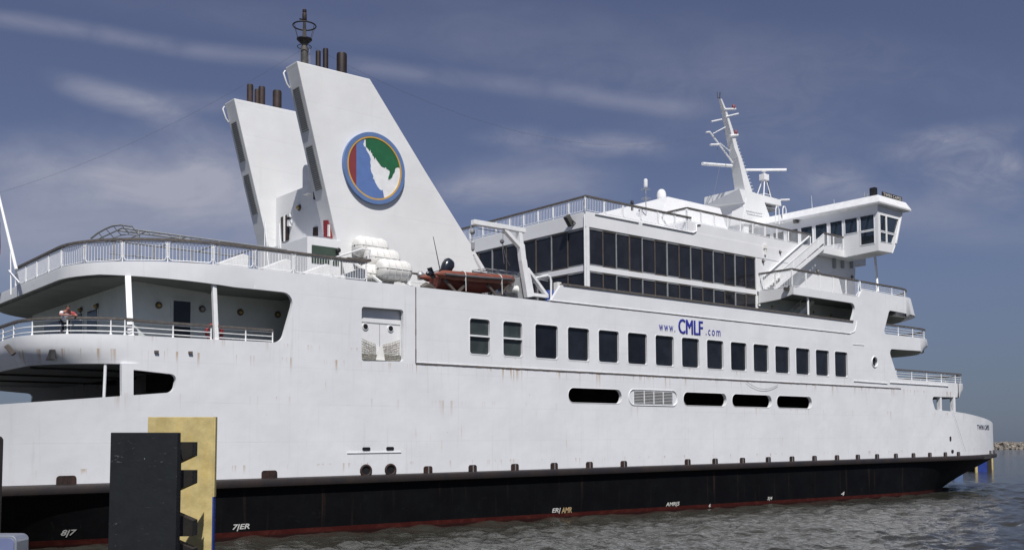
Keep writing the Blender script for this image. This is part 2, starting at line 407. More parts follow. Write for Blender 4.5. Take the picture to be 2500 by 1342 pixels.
def rpoly(pts, rad, seg=5):
    """round the corners of a 2-D polygon"""
    out = []; n = len(pts); rads = rad if isinstance(rad, (list, tuple)) else [rad] * n
    for i in range(n):
        p = Vector(pts[i]); a = Vector(pts[i - 1]) - p; b = Vector(pts[(i + 1) % n]) - p; r = rads[i]
        if r <= 0: out.append(tuple(p)); continue
        la, lb = a.length, b.length; a.normalize(); b.normalize()
        ang = math.acos(max(-1, min(1, a.dot(b)))); t = min(r / math.tan(ang / 2), la * .48, lb * .48); rr = t * math.tan(ang / 2)
        c = p + (a + b).normalized() * (rr / math.sin(ang / 2))
        p0, p1 = p + a * t, p + b * t
        a0 = math.atan2(p0.y - c.y, p0.x - c.x); a1 = math.atan2(p1.y - c.y, p1.x - c.x); da = (a1 - a0 + math.pi) % (2 * math.pi) - math.pi
        for k in range(seg + 1):
            aa = a0 + da * k / seg; out.append((c.x + rr * math.cos(aa), c.y + rr * math.sin(aa)))
    return out
def inside(p, poly):
    x, y = p; c = False; n = len(poly); j = n - 1
    for i in range(n):
        xi, yi = poly[i]; xj, yj = poly[j]
        if (yi > y) != (yj > y) and x < (xj - xi) * (y - yi) / (yj - yi + 1e-15) + xi: c = not c
        j = i
    return c
def dens(poly, g):
    out = []
    for i in range(len(poly)):
        a, b = Vector(poly[i]), Vector(poly[(i + 1) % len(poly)]); n = max(1, int((b - a).length / g))
        for k in range(n): out.append(tuple(a.lerp(b, k / n)))
    return out
def plate(mb, outer, holes, fmap, th, g=1.2, steiner=True):
    """a plate of thickness th with holes: polygon in (u,v), fmap(u,v,depth)->3-D"""
    outer = dens(outer, g); holes = [dens(h, g) for h in holes]
    vs = []; es = []
    for lp in [outer] + holes:
        o = len(vs); vs += [Vector(p) for p in lp]; es += [(o + i, o + (i + 1) % len(lp)) for i in range(len(lp))]
    if steiner:
        xs = [p[0] for p in outer]; zs = [p[1] for p in outer]
        nx = int((max(xs) - min(xs)) / g); nz = int((max(zs) - min(zs)) / g)
        edge = np.array([(p[0], p[1]) for p in vs])
        for i in range(1, nx + 1):
            for k in range(1, nz + 1):
                p = (min(xs) + i * g * .97, min(zs) + k * g * .97)
                if inside(p, outer) and not any(inside(p, h) for h in holes) and np.min(np.abs(edge - p).sum(1)) > .25: vs.append(Vector(p))
    V, E, Fc, *_ = delaunay_2d_cdt(vs, es, [], 0, 1e-5)
    keep = []
    for f in Fc:
        c = sum((V[i] for i in f), Vector((0, 0))) / 3
        if inside(c, outer) and not any(inside(c, h) for h in holes): keep.append(tuple(f))
    n = len(V)
    front = [fmap(v[0], v[1], 0.0) for v in V]; back = [fmap(v[0], v[1], th) for v in V]
    cnt = {}
    for f in keep:
        for a, b in ((f[0], f[1]), (f[1], f[2]), (f[2], f[0])):
            k = (min(a, b), max(a, b)); cnt[k] = None if k in cnt else (a, b)
    fs = list(keep) + [tuple(i + n for i in reversed(f)) for f in keep] + [(e[0], e[1], e[1] + n, e[0] + n) for e in cnt.values() if e]
    return mb.add(front + back, fs)
def rect(x0, x1, z0, z1, r=.15): return rpoly([(x0, z0), (x1, z0), (x1, z1), (x0, z1)], r)


# ================================================================== the ferry
YC = 56.5                                  # centre line
def mir(o, parent):                         # starboard twin of a port-side mesh
    me = o.data.copy(); me.transform(Matrix.Translation((0, 2 * YC, 0)) @ Matrix.Scale(-1, 4, (0, 1, 0))); me.flip_normals()
    c = bpy.data.objects.new(o.name, me); COL.objects.link(c); c.parent = parent; return c
def hp(x):                                  # inward curve of the side at rub-rail level
    d = abs(x - 56)
    if d <= 34: return 0.0
    h = (.0125 if x > 56 else .0045) * (d - 34) ** 2
    if d > 53: h += .9 * (d - 53) ** 2.0
    return min(h, YC - 45)
ferry = empty('ferry', 'long white car ferry with twin raked funnels, glazed lounge and black lower hull', 'ferry', rot=(0, -TR, 0))
FR = ferry
def hs(x, z):                              # the side stands upright above, curves in below at the stern
    return hp(x) if x > 56 else hp(x) * max(0.0, min(1.0, (6.6 - z) / 3.6))
def sf(x, z, d): return (x, 45.0 + hs(x, z) + d, z)          # side surface
def flat(y0): return lambda x, z, d: (x, y0 + d, z)

# ---- A: hull side between rub rail and seam, with the car-deck openings
def hz_top(x):        # top edge of the bulwark at the two ends
    return None
st_open = rpoly([P2(326, 964), P2(326, 902), P2(433, 914), P2(424, 957)], [.03, .03, .25, .35])
A_out = [(3.2, 2.6), (109.6, 2.6), (109.6, 5.62), (106, 5.72), (102, 5.95), (98, 6.25), (94, 6.52), (91.9, 6.62), (88.2, 6.75)]
A_out = [(3.2, 2.6), (109.6, 2.6), (109.6, 5.66), (107.5, 5.72), (103, 5.98), (98, 6.28), (94, 6.54), (91.9, 6.65)]
A_out += rpoly([(91.9, 6.65), (87.9, 6.78), (87.25, 7.95), (91.9, 7.99)], [0, .35, .3, 0])[1:]
A_out += [(92.2, 8.0), (92.4, 8.45), (16.5, 8.45), (16.5, 7.86), (15.72, 7.83), (15.75, 6.40), (10.84, 5.95), (7.5, 5.7), (3.2, 5.3)]
pills = []
for (xa, ya), (xb, yb) in (((1387, 945), (1518, 985)), ((1536, 952), (1652, 989)), ((1668, 955), (1774, 990)), ((1787, 960), (1884, 992)), ((1896, 963), (1982, 994))):
    a = P(xa, (ya + yb) / 2 - 4, y=45).x; b = P(xb, (ya + yb) / 2 + 4, y=45).x
    pills.append((a, b))
PZ0, PZ1 = 6.60, 7.52
holesA = [rpoly([(a, PZ0), (b, PZ0), (b, PZ1), (a, PZ1)], .44, 7) for i, (a, b) in enumerate(pills)] + [st_open]
mb = MB(); plate(mb, A_out, holesA, sf, .25, 1.3)
o = mb.build('hull_side', M_hull, FR, smooth=30); mir(o, FR)
# post standing in the stern and the bow opening
for x0, w in ((88.95, .28), (91.45, .35)):
    mb = MB(); mb.box((x0, 45.03, 6.5), (x0 + w, 45.4, 8.1)); o = mb.build('opening_post', M_hull, FR, bevel=.03); mir(o, FR)

# ---- B: upper side of the ship, promenade and boat deck
WZ0, WZ1 = 9.22, 11.22
win_x = [(40.0 + i * 2.66, 40.0 + i * 2.66 + 1.82) for i in range(13)]
two_x = [(35.07, 36.52), (37.52, 38.97)]
TOPB, BANDB = 12.65, 11.68
B_out = [(16.5, 8.45), (92.4, 8.45), (92.4, 9.30), (81.62, 9.36)] 
B_out += rpoly([(81.62, 9.36), P2(2188, 910), P2(2169, 851), (84.5, 11.92)], [.0, .2, .35, 0])[1:-1]
B_out += [(85.6, 11.95), (85.6, 13.12)]
B_out += rpoly([(85.6, 13.12), P2(2157, 814), P2(2171, 757), (83.3, 15.1)], [0, .25, .4, 0])[1:-1]
B_out += [(83.3, 15.1), (83.3, 16.55), (76.3, 16.60), (75.7, 15.92), (66.36, 15.9), (66.36, 15.32)]
B_out += rpoly([(66.36, 15.32), (75.35, 15.32), (74.55, 13.80), (42.14, 13.76)], [0, .45, .2, 0])[1:-1]
B_out += [(42.14, 13.76)] + rpoly([(42.14, 13.76), (41.25, 12.66), (22, 12.66)], [0, .15, 0])[1:-1] + [(22, 12.66), (22, BANDB)]
B_out += rpoly([(22, BANDB), P2(722, 716), P2(688, 836), (16.5, 9.1)], [0, .5, .55, 0])[1:-1] + [(16.5, 9.1)]
boxh = rpoly([P2(883, 881), P2(985, 881.5), P2(985, 756), P2(883, 748)], .16)
holesB = [rect(a, b, WZ0, WZ1, .17) for a, b in win_x + two_x] + [boxh, [(77.86 + .42 * math.cos(t * R(22.5)), 10.64 + .42 * math.sin(t * R(22.5))) for t in range(16)]]
mb = MB(); plate(mb, B_out, holesB, sf, .22, 1.3)
o = mb.build('superstructure_side', M_hull, FR, smooth=30); mir(o, FR)

# ---- curved fascias at both ends
def corner_path(xe, ax, ay, off=0.0, end=+1, n=14, y0=45.0):
    """plan path from the side round a corner to the centre line; xe = far end X, ax/ay = ellipse radii"""
    cx = xe - end * ax; cy = y0 + ay; pts = []
    for k in range(n + 1):
        t = math.pi / 2 * k / n
        pts.append((cx + end * (ax - off) * math.sin(t), cy - (ay - off) * math.cos(t)))
    pts.append((xe - end * off, YC - 2)); pts.append((xe - end * off, YC + 2))
    m = [(x, 2 * YC - y) for x, y in reversed(pts[:-2])]
    return pts + m
def ribbon(name, specs, mat, inner=.15, start=None):
    """specs: list of (path, z) from top to bottom; closed back face inner m behind"""
    mb = MB()
    rows = [[(x, y, z) for x, y in p] for p, z in specs]
    mb.strip(rows)
    return mb.build(name, mat, FR, smooth=50)
def fascia(name, xe, ax, ay, end, prof, mat=M_hull, cap=.14, x0=None, taper=1, under=None, rise=0.0):
    """prof: list of (inset, outset_x, z)"""
    rows = []
    def cpz(i_, dx_, z_):
        if taper > 1:
            full_ = corner_path(xe + end * dx_, ax + dx_, ay, i_, end); base_ = corner_path(xe + end * dx_, ax + dx_, ay, 0, end); n_ = len(full_)
            out = []
            for k_ in range(n_):
                f_ = min(1.0, min(k_, n_ - 1 - k_) / taper); out.append((base_[k_][0] * (1 - f_) + full_[k_][0] * f_, base_[k_][1] * (1 - f_) + full_[k_][1] * f_, z_))
        else: out = [(x + end * dx_, y, z_) for x, y in corner_path(xe, ax, ay, i_, end)]
        if rise and z_ < 12.4: out = [(q[0], q[1], q[2] + rise * min(1.0, k_ / 9)) for k_, q in enumerate(out)]
        if x0 is not None: out = [(x0, 45.0 + (i_ if taper == 1 else max(0, i_ - prof[-1][0])), z_)] + out + [(x0, 2 * YC - 45.0 - (i_ if taper == 1 else 0), z_)]
        return out
    for ins, dx, z in prof: rows.append(cpz(ins, dx, z))
    # thickness: closing rows
    ins, dx, z = prof[0]; rows.insert(0, [(x, y + (cap if y < YC else -cap), z) for x, y, z in cpz(ins, dx, z)])
    ins, dx, z = prof[-1]; rows.append([(x, y + (cap if y < YC else -cap), z) for x, y, z in cpz(ins, dx, z)])
    mb = MB(); mb.strip(rows + [rows[0]]); o = mb.build(name, mat, FR, smooth=40)
    last = rows[-1]; xb_ = last[0][0] - end * 3.0
    poly = [(xb_, 45.3, last[0][2] + .02)] + [(x, y, zq + .02) for x, y, zq in last] + [(xb_, 2 * YC - 45.3, last[0][2] + .02)]
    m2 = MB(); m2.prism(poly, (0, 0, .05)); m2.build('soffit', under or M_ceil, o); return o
fascia('aft_top_fascia', 14.6, 6.4, 5.8, -1, [(0, 0, 12.66), (0, 0, 12.1), (.03, 0, BANDB)], x0=22.0, rise=.42)
fascia('aft_promenade_fascia', 12.3, 4.2, 4.2, -1, [(0, 0, 9.1), (0, 0, 8.6), (.22, 0, 8.2), (.55, 0, 7.82)], x0=16.5, taper=8)
fascia('forward_bridge_deck_fascia', 88.4, 5.1, 5.0, 1, [(0, -1.1, 16.55), (0, 0.45, 15.1), (.9, -.0, 14.75)], x0=83.3, taper=4)
fascia('forward_boat_deck_fascia', 90.6, 5.0, 5.0, 1, [(0, -.15, 13.12), (0, .1, 12.55), (.6, 0, 11.9)], x0=85.6, taper=4)
fascia('forward_promenade_fascia', 96.2, 3.8, 4.0, 1, [(0, 0, 9.30), (0, .15, 8.75), (.45, 0, 8.0)], x0=92.4, taper=4)
def bridge_strip(name, x0, x1, z0, z1, y=45.0):
    mb = MB(); mb.box((min(x0, x1), y + .0, z0), (max(x0, x1), y + .14, z1)); o = mb.build(name, M_hull, FR); mir(o, FR)

# ---- decks (slabs)
def slab(name, xa, xf, axa, axf, z0, z1, mat, ins=.3):
    p = [(x, y) for x, y in corner_path(xa, *axa, ins, -1)]; q = [(x, y) for x, y in corner_path(xf, *axf, ins, 1)]
    poly = p + list(reversed(q))
    mb = MB(); mb.prism([(x, y, z0) for x, y in poly], (0, 0, z1 - z0)); return mb.build(name, mat, FR)
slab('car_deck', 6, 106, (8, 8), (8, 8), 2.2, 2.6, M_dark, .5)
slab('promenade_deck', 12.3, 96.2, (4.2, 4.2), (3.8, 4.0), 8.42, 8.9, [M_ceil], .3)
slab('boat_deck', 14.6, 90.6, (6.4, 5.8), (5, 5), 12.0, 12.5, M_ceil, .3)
mb = MB(); mb.prism([(66.4, 45.25, 15.5), (83, 45.25, 15.5), (87, 48.5, 15.5), (88, 52, 15.5), (88, 2 * YC - 52, 15.5), (87, 2 * YC - 48.5, 15.5), (83, 2 * YC - 45.25, 15.5), (66.4, 2 * YC - 45.25, 15.5)], (0, 0, .38))
mb.build('bridge_deck', M_ceil, FR)
# white top sheet of the open after deck
mb = MB(); p = corner_path(14.6, 6.4, 5.8, .32, -1); mb.prism([(x, y, 12.504) for x, y in p] + [(47, 2 * YC - 45.3, 12.504), (47, 45.3, 12.504)], (0, 0, .03)); mb.build('deck_sheet', M_deck, FR)

# ---- inner walls on the promenade
mb = MB(); mb.box((17.3, 48.1, 8.9), (46, 2 * YC - 48.1, 12.0)); mb.build('promenade_house', M_inner, FR)
mb = MB(); mb.box((46, 45.9, 8.9), (78, 2 * YC - 45.9, 12.0)); mb.build('cabin_block', M_dark2, FR)
mb = MB(); mb.box((78, 47.6, 8.9), (83.6, 2 * YC - 47.6, 12.0)); mb.build('forward_house', M_inner, FR)
mb = MB(); mb.box((66, 48.15, 12.5), (81.5, 2 * YC - 48.15, 15.55)); mb.build('boat_deck_house', M_inner, FR)
mb = MB(); mb.box((27.2, 45.3, 8.9), (27.3, 48.1, 12.0)); mb.build('bulkhead', M_dark2, FR)
# car deck interior, coloured dark to carry the gloom of the enclosed deck
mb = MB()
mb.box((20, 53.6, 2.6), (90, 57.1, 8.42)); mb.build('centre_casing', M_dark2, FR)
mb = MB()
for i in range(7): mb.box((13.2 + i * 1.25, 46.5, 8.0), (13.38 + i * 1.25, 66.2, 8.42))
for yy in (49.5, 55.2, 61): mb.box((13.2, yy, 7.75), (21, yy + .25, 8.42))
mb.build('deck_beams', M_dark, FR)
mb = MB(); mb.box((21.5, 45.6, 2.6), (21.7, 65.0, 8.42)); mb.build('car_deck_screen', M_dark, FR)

# ---- rub rail and black hull
def side_pts(n=90):
    xs = [56 - 55.2 * math.cos(math.pi * i / n) for i in range(n + 1)]
    return xs
def endring(fy, xs):
    return [(x, 45 + fy(x)) for x in xs]
XS = [1.6 + 108.9 * i / 130 for i in range(131)]
def rubz(x): return 2.6 + .04 * 0
prof = [(0.02, 2.62), (-.30, 2.56), (-.36, 2.40), (-.30, 2.22), (0.06, 2.14)]
mb = MB(); rows = [[(x, 45 + hp(x) + a, z) for x in XS] for a, z in prof]; mb.strip(rows)
o = mb.build('rub_rail', M_rub, FR, smooth=50); mir(o, FR)
def wp(x, z):                   # hull shape below the rub rail
    a = hp(x); d = x - 56
    if d > 0: w = 11.5 * (max(0, d - 24) / 29) ** 1.9
    else: w = 11.5 * (max(0, -d - 34) / 26) ** 1.8
    w = min(w, 11.5); k = min(1, max(0, (2.2 - z) / 2.8)) ; k = k ** 1.15
    zb = min(1.25, k)
    return min(11.5, a + (w - a) * zb if w > a else a)
mb = MB(); rows = [[(x, 45 + wp(x, z), z) for x in XS] for z in (2.2, 1.8, 1.4, 1.0, .6, .2, -.2, -.6, -1.0, -2.2)]; mb.strip(rows)
o = mb.build('lower_hull', M_bhull, FR, smooth=60); mir(o, FR)
# frame openings riding on top of the rub rail
def rail_bracket(x, w=.62, h=.42):
    mb = MB(); zs = 2.58
    prof = rpoly([(-w / 2, 0), (w / 2, 0), (w / 2, h), (-w / 2, h)], [0, 0, .13, .13], 4)
    mb.prism([(x + u, 45 + hp(x) - .07, zs + v) for u, v in prof], (0, .12, 0))
    o = mb.build('freeing_port', M_brk, FR)
    m2 = MB(); m2.box((x - .025, 45 + hp(x) - .11, zs), (x + .025, 45 + hp(x) - .06, zs + h * .95)); m2.build('port_bar', M_galv if w < .7 else M_brk, o)
for pxx in (162, 657, 1044, 1153, 1256, 1352, 1438, 1522, 1678, 1745, 1812, 1875, 1933, 1988, 2043, 2094, 2141, 2187, 2230, 2270, 2308, 2340):
    x = P(pxx, 1140, y=45).x; x = P(pxx, 1140, y=45 + hp(x)).x; x = P(pxx, 1140, y=45 + hp(x)).x
    rail_bracket(x, .8 if pxx < 700 else .55, .40)
for x in (102.6, 105.5): rail_bracket(x, .5, .38)
# hawse openings
for cxp, cyp in ((893, 1148), (953, 1146)):
    p = P(cxp, cyp, y=45); mb = MB()
    ring = [(p.x + .30 * math.cos(R(a)), 45.0, p.z + .27 * math.sin(R(a))) for a in range(0, 360, 24)]
    mb.tube([(a, b - .02, c) for a, b, c in ring], .07, 8, closed=True); o = mb.build('fairlead', M_brk, FR, smooth=60)
    m2 = MB(); m2.prism([(a, b - .015, c) for a, b, c in ring], (0, .03, 0)); m2.build('fairlead_hole', M_black, o)
for cxp, cyp in ((894, 1095), (952, 1094)):
    p = P(cxp, cyp, y=45); mb = MB(); mb.prism([(p.x + u, 44.97, p.z + v) for u, v in rpoly([(-.24, -.09), (.24, -.09), (.24, .09), (-.24, .09)], .085)], (0, .06, 0))
    mb.build('drain_slot', M_black, FR)
p0 = P(847, 1105, y=45); p1 = P(979, 1104, y=45); mb = MB(); mb.box((p0.x, 44.96, p0.z - .02), (p1.x, 45.02, p0.z + .03)); mb.build('weld_strip', M_white, FR)
for cxp, cyp, w, h in ((2320, 1070, .14, .42), (2325, 1101, .22, .3)):
    x = 90
    for _ in range(6): p = P(cxp, cyp, y=45 + hp(x)); x = p.x
    mb = MB(); mb.prism([(p.x + u, 44.96 + hp(p.x), p.z + v) for u, v in rpoly([(-w, -h / 2), (w, -h / 2), (w, h / 2), (-w, h / 2)], w * .9)], (0, .1, 0)); mb.build('chock_hole', M_brk, FR)

# ---- seams and ledges
def ledge(pts, w=.07, t=.05, mat=M_seam, name='seam', wob=.012):
    mb = MB()
    for (x0, z0), (x1, z1) in zip(pts, pts[1:]):
        n = max(1, int(math.hypot(x1 - x0, z1 - z0) / .35))
        for k in range(n):
            a, b = k / n, (k + 1) / n; ww = w * random.uniform(.65, 1.25)
            xa, za, xb, zb = x0 + (x1 - x0) * a, z0 + (z1 - z0) * a, x0 + (x1 - x0) * b, z0 + (z1 - z0) * b
            mb.beam((xa, 45 + hp(xa) - t / 2 + .015, za + random.uniform(-wob, wob)), (xb, 45 + hp(xb) - t / 2 + .015, zb + random.uniform(-wob, wob)), t, ww)
    return mb.build(name, mat, FR)
ledge([(31.37, 12.64), (31.37, 8.52)], .055); ledge([(31.37, 8.5), (61, 8.5), (82, 8.52)], .06)
ledge([(31.4, 8.56), (61, 8.56), (80, 8.58)], .03, .05, M_white, 'seam_lip', .004)
ledge([(41.0, 12.70), (74.2, 12.75)], .045, .04, M_seam, 'bulwark_shadow_line', .004)  # dark strip draws in the thin shadow line under the bulwark step
ledge([(41.0, 12.74), (74.2, 12.79), (74.9, 13.0), (75.2, 13.5), (75.3, 13.9)], .035, .06, M_white, 'bulwark_lip', .002)
ledge([(74.6, 8.95), (79.8, 8.9)], .05, .08, M_white, 'short_ledge', .0); ledge([(80.2, 9.0), (90.4, 8.98)], .06, .09, M_white, 'rub_strip', .0)
ledge([(74.6, P(2090, 841, y=45).z), (76.3, P(2108, 842, y=45).z)], .03, .05, M_white, 'short_ledge', .0)
# cap on the boat-deck bulwark
mb = MB(); mb.box((42.3, 44.93, 13.76), (74.7, 45.3, 13.88)); mb.build('bulwark_cap', M_cap, FR)

# ---- windows of the side
def framed_window(x0, x1, z0, z1, mat, r=.17, mull=None, yf=45.0, name='window'):
    mb = MB(); plate(mb, rect(x0 - .05, x1 + .05, z0 - .05, z1 + .05, r + .04), [rect(x0, x1, z0, z1, r)], flat(yf - .018), .04, 9, False)
    if mull is not None: mb.box((x0, yf - .03, mull - .045), (x1, yf + .16, mull + .045))
    f = mb.build(name, M_white, FR)
    m2 = MB(); plate(m2, rect(x0 - .05, x1 + .05, z0 - .05, z1 + .05, r), [], flat(yf + .13), .02, 9, False); m2.build('pane', random.choice([mat, mat] + (GLV if mat is M_glass else [])), f)
    return f
for a, b in win_x: framed_window(a, b, WZ0, WZ1, M_glass)
for a, b in two_x: framed_window(a, b, WZ0, WZ1, M_glass2, mull=10.25)
# porthole
mb = MB(); c = (77.86, 44.98, 10.64); mb.tube([(c[0] + .44 * math.cos(R(a)), c[1], c[2] + .44 * math.sin(R(a))) for a in range(0, 360, 20)], .05, 6, closed=True); f = mb.build('porthole', M_white, FR, smooth=60)
m2 = MB(); m2.lathe((c[0], 45.12, c[2]), [(.45, 0), (.45, .02)], 20, 'y'); m2.build('pane', M_glass, f)

# ---- recessed door panel with nets
bx0, bx1, bz0, bz1 = boxh[0][0], 30.58, 8.57, 11.34
mb = MB(); mb.box((27.7, 45.35, 8.3), (30.8, 45.45, 11.6)); dr = mb.build('evacuation_door', M_sup, FR)
m2 = MB(); m2.box((27.9, 45.34, 10.52), (30.6, 45.36, 10.58)); m2.box((29.28, 45.33, 9.2), (29.30, 45.36, 10.5)); m2.build('door_seam', M_grey, dr)
for cx_ in (28.40, 29.97):
    m2 = MB(); m2.lathe((cx_, 45.30, 10.33), [(.19, 0), (.19, .05)], 18, 'y'); q = m2.build('door_port', M_white, dr)
    m2 = MB(); m2.lathe((cx_, 45.285, 10.33), [(.14, 0), (.14, .012)], 18, 'y'); m2.build('port_glass', M_black, q)
def net(xa, xb, ztop, zbot, slant):
    mb = MB(); n = 13
    for i in range(n + 1):
        x = xa + (xb - xa) * i / n; zt = ztop(x)
        pts = [(x + random.uniform(-.02, .02), 45.27 + random.uniform(-.03, .02), zt + (zbot - zt) * k / 5) for k in range(6)]; mb.tube(pts, .011, 4)
    for k in range(9):
        pts = [(xa + (xb - xa) * i / 10, 45.26 + random.uniform(-.03, .02), ztop(xa + (xb - xa) * i / 10) * (1 - k / 8.5) + zbot * k / 8.5 - .04 * math.sin(math.pi * i / 10)) for i in range(11)]; mb.tube(pts, .012, 4)
    return mb.build('cargo_net', M_net, dr)
net(27.98, 29.0, lambda x: 9.75 - (x - 27.98) * .32, 8.62, 0); net(29.45, 30.5, lambda x: 9.42 + (x - 29.45) * .30, 8.62, 0)
mb = MB(); mb.prism([(29.0, 45.22, 8.6), (29.55, 45.22, 8.6), (29.42, 45.22, 9.3), (29.2, 45.22, 9.32)], (0, .03, 0)); mb.build('chute_cover', M_raft, dr)

# ---- louvre in the second oval
a, b = pills[1]; mb = MB()
for pt in (0,): plate(mb, rpoly([(a, PZ0), (b, PZ0), (b, PZ1), (a, PZ1)], .44, 7), [rect(a + .5, b - .42, PZ0 + .04, PZ1 - .04, .02)], flat(45.03), .05, 9, False)
g = mb.build('vent_grille', M_hull, FR)
mb = MB(); mb.tube([(u, 44.98, v) for u, v in rpoly([(a - .05, PZ0 - .05), (b + .05, PZ0 - .05), (b + .05, PZ1 + .05), (a - .05, PZ1 + .05)], .48, 8)], .03, 5, closed=True)
for i in range(9):
    z = PZ0 + .07 + i * .098; mb.beam((a + .48, 45.02, z), (b - .4, 45.02, z), .09, .028)
for i in range(1, 4): x = a + .5 + (b - a - .92) * i / 4; mb.box((x - .02, 44.97, PZ0 + .02), (x + .02, 45.06, PZ1 - .02))
mb.build('slats', M_white, g)
for i, (a, b) in enumerate(pills):
    if i == 1: continue
    mb = MB(); mb.tube([(u, 44.995, v) for u, v in rpoly([(a, PZ0), (b, PZ0), (b, PZ1), (a, PZ1)], .44, 8)], .02, 5, closed=True); mb.build('opening_rim', M_white, FR, smooth=60)

# ---- pillars in the promenade opening
for pxx, w in ((315, .26), (524, .24)):
    pb = P(pxx + 5, 818, z=9.05); pb = P(pxx + 5, 818, y=45.14); ptp = P(pxx - 3, 686, z=11.75); ptp.y = max(ptp.y, 45.2); ptp = P(pxx - 3, 688, y=min(ptp.y + .15, 46.6)); mb = MB(); mb.beam(ptp + Vector((0, 0, .25)), (pb.x, pb.y + .05, 9.0), w, .2); mb.build('promenade_pillar', M_white, FR, bevel=.03)
mb = MB(); mb.tube([(15.2, 45.5, 8.3), (15.2, 45.7, 6.0)], .07, 8); mb.build('vent_pipe', M_rail, FR, smooth=60)

# ---- text
def text_mesh(name, body, mat, w=None, h=None, parent=None, off=0.0, shear=0.0, space=1.0, bold=0.0):
    cu = bpy.data.curves.new(name, 'FONT'); cu.body = body; cu.size = 1; cu.extrude = .012; cu.offset = off; cu.shear = shear; cu.space_character = space; cu.resolution_u = 3
    to = bpy.data.objects.new(name, cu); COL.objects.link(to)
    dg = bpy.context.evaluated_depsgraph_get(); me = bpy.data.meshes.new_from_object(to.evaluated_get(dg)); bpy.data.objects.remove(to)
    co = np.empty(len(me.vertices) * 3); me.vertices.foreach_get('co', co); co = co.reshape(-1, 3)
    mn, mx = co.min(0), co.max(0); sx = w / (mx[0] - mn[0]); sz = h / (mx[1] - mn[1])
    new = np.stack([(co[:, 0] - mn[0]) * sx, co[:, 2] * 1.0, (co[:, 1] - mn[1]) * sz], 1); me.vertices.foreach_set('co', new.ravel()); me.update()
    if bold:       # heavier letters: the strokes doubled a few centimetres along, each a hair prouder
        bm = bmesh.new()
        for k in range(3):
            m2 = me.copy(); m2.transform(Matrix.Translation((bold * k / 2, -.012 * k, 0))); bm.from_mesh(m2); bpy.data.meshes.remove(m2)
        bm.to_mesh(me); bm.free()
    me.materials.clear(); me.materials.append(mat)
    o = bpy.data.objects.new(name, me); COL.objects.link(o); o.parent = parent or FR; return o
def place_text(o, x, z, yfun, ex=1.0):
    me = o.data; n = len(me.vertices); co = np.empty(n * 3); me.vertices.foreach_get('co', co); co = co.reshape(-1, 3)
    for i in range(n):
        X = x + co[i, 0]; Z = z + co[i, 2]; co[i] = (X, yfun(X, Z) - .02 + co[i, 1] * .5, Z)
    me.vertices.foreach_set('co', co.ravel()); me.update()
sidey = lambda x, z: 45 + hp(x)
place_text(text_mesh('web_lettering', 'www.', M_text, 1.62, .40, off=0, space=1.35), 51.0, 11.54, sidey)
place_text(text_mesh('web_lettering', 'CMLF', M_text, 2.54, 1.0, off=0.0, space=1.0, bold=.06), 52.95, 11.48, sidey)
place_text(text_mesh('web_lettering', '.com', M_text, 1.62, .40, off=0, space=1.35), 55.85, 11.54, sidey)
place_text(text_mesh('name_lettering', 'TWIN CAPES', M_navy, 5.4, .48, off=0.0, space=1.1), 97.2, 5.02, sidey)
def mark(body, pxx, pyy, w, h, mat=M_mark, sh=.25):
    x = 20.0
    y = 45.0
    for _ in range(8): p = P(pxx, pyy, y=y); y = 45 + wp(p.x, p.z)
    place_text(text_mesh('draft_mark', body, mat, w, h, off=.02, shear=sh), p.x, p.z, lambda X, Z: 45 + wp(X, Z))
mark('8|7', 147, 1311, .60, .33); mark('7|ER', 567, 1296, .85, .32)
mark('ER|', 1347, 1254, .72, .34); mark('AMR', 1370, 1252, .85, .34, M_marko); mark('AMR|5', 1625, 1238, 1.4, .33); mark('6', 1730, 1237, .2, .22); mark('5|4', 1873, 1222, .6, .3); mark('4', 2053, 1209, .5, .3)

# ---- railings
def arc_len(path):
    L = [0]
    for a, b in zip(path, path[1:]): L.append(L[-1] + (Vector(b) - Vector(a)).length)
    return L
def at_len(path, L, s):
    s = max(0, min(L[-1], s))
    for i in range(len(L) - 1):
        if s <= L[i + 1] + 1e-9:
            t = (s - L[i]) / max(1e-9, L[i + 1] - L[i]); return Vector(path[i]).lerp(Vector(path[i + 1]), t)
    return Vector(path[-1])
def gate_rail(path, z, n, h=.98, bars=12, cap=True, gap=.07, caph=.11, name='railing_panel'):
    """barred railing panels between posts along a plan path"""
    L = arc_len(path); T = L[-1]
    for i in range(n):
        a, b = at_len(path, L, T * i / n), at_len(path, L, T * (i + 1) / n); d = (b - a); l = d.length; d.normalize()
        if l < .3: continue
        q = lambda u, v: (a.x + d.x * u, a.y + d.y * u, z + v)
        mb = MB(); fr = rpoly([(gap, .07), (l - gap, .07), (l - gap, h), (gap, h)], .13, 3)
        mb.tube([q(u, v) for u, v in fr], .024, 5, closed=True)
        nb = max(3, int(round((l - 2 * gap) / .155)))
        for k in range(1, nb): u = gap + (l - 2 * gap) * k / nb; mb.tube([q(u, .07), q(u, h)], .0125, 4)
        for e_ in ([a, b] if i == n - 1 else [a]):
            dx_, dy_ = d.x * gap, d.y * gap
            mb.tube([(e_.x, e_.y, z - .02), (e_.x, e_.y, z + h + .04)], .028, 6)
            for v in (.23, .81): mb.beam((e_.x - dx_, e_.y - dy_, z + v), (e_.x + dx_, e_.y + dy_, z + v), .03, .05)
        mb.build(name, M_rail, FR)
    if cap: cap_rail(path, z + h + .04 + caph / 2, caph)
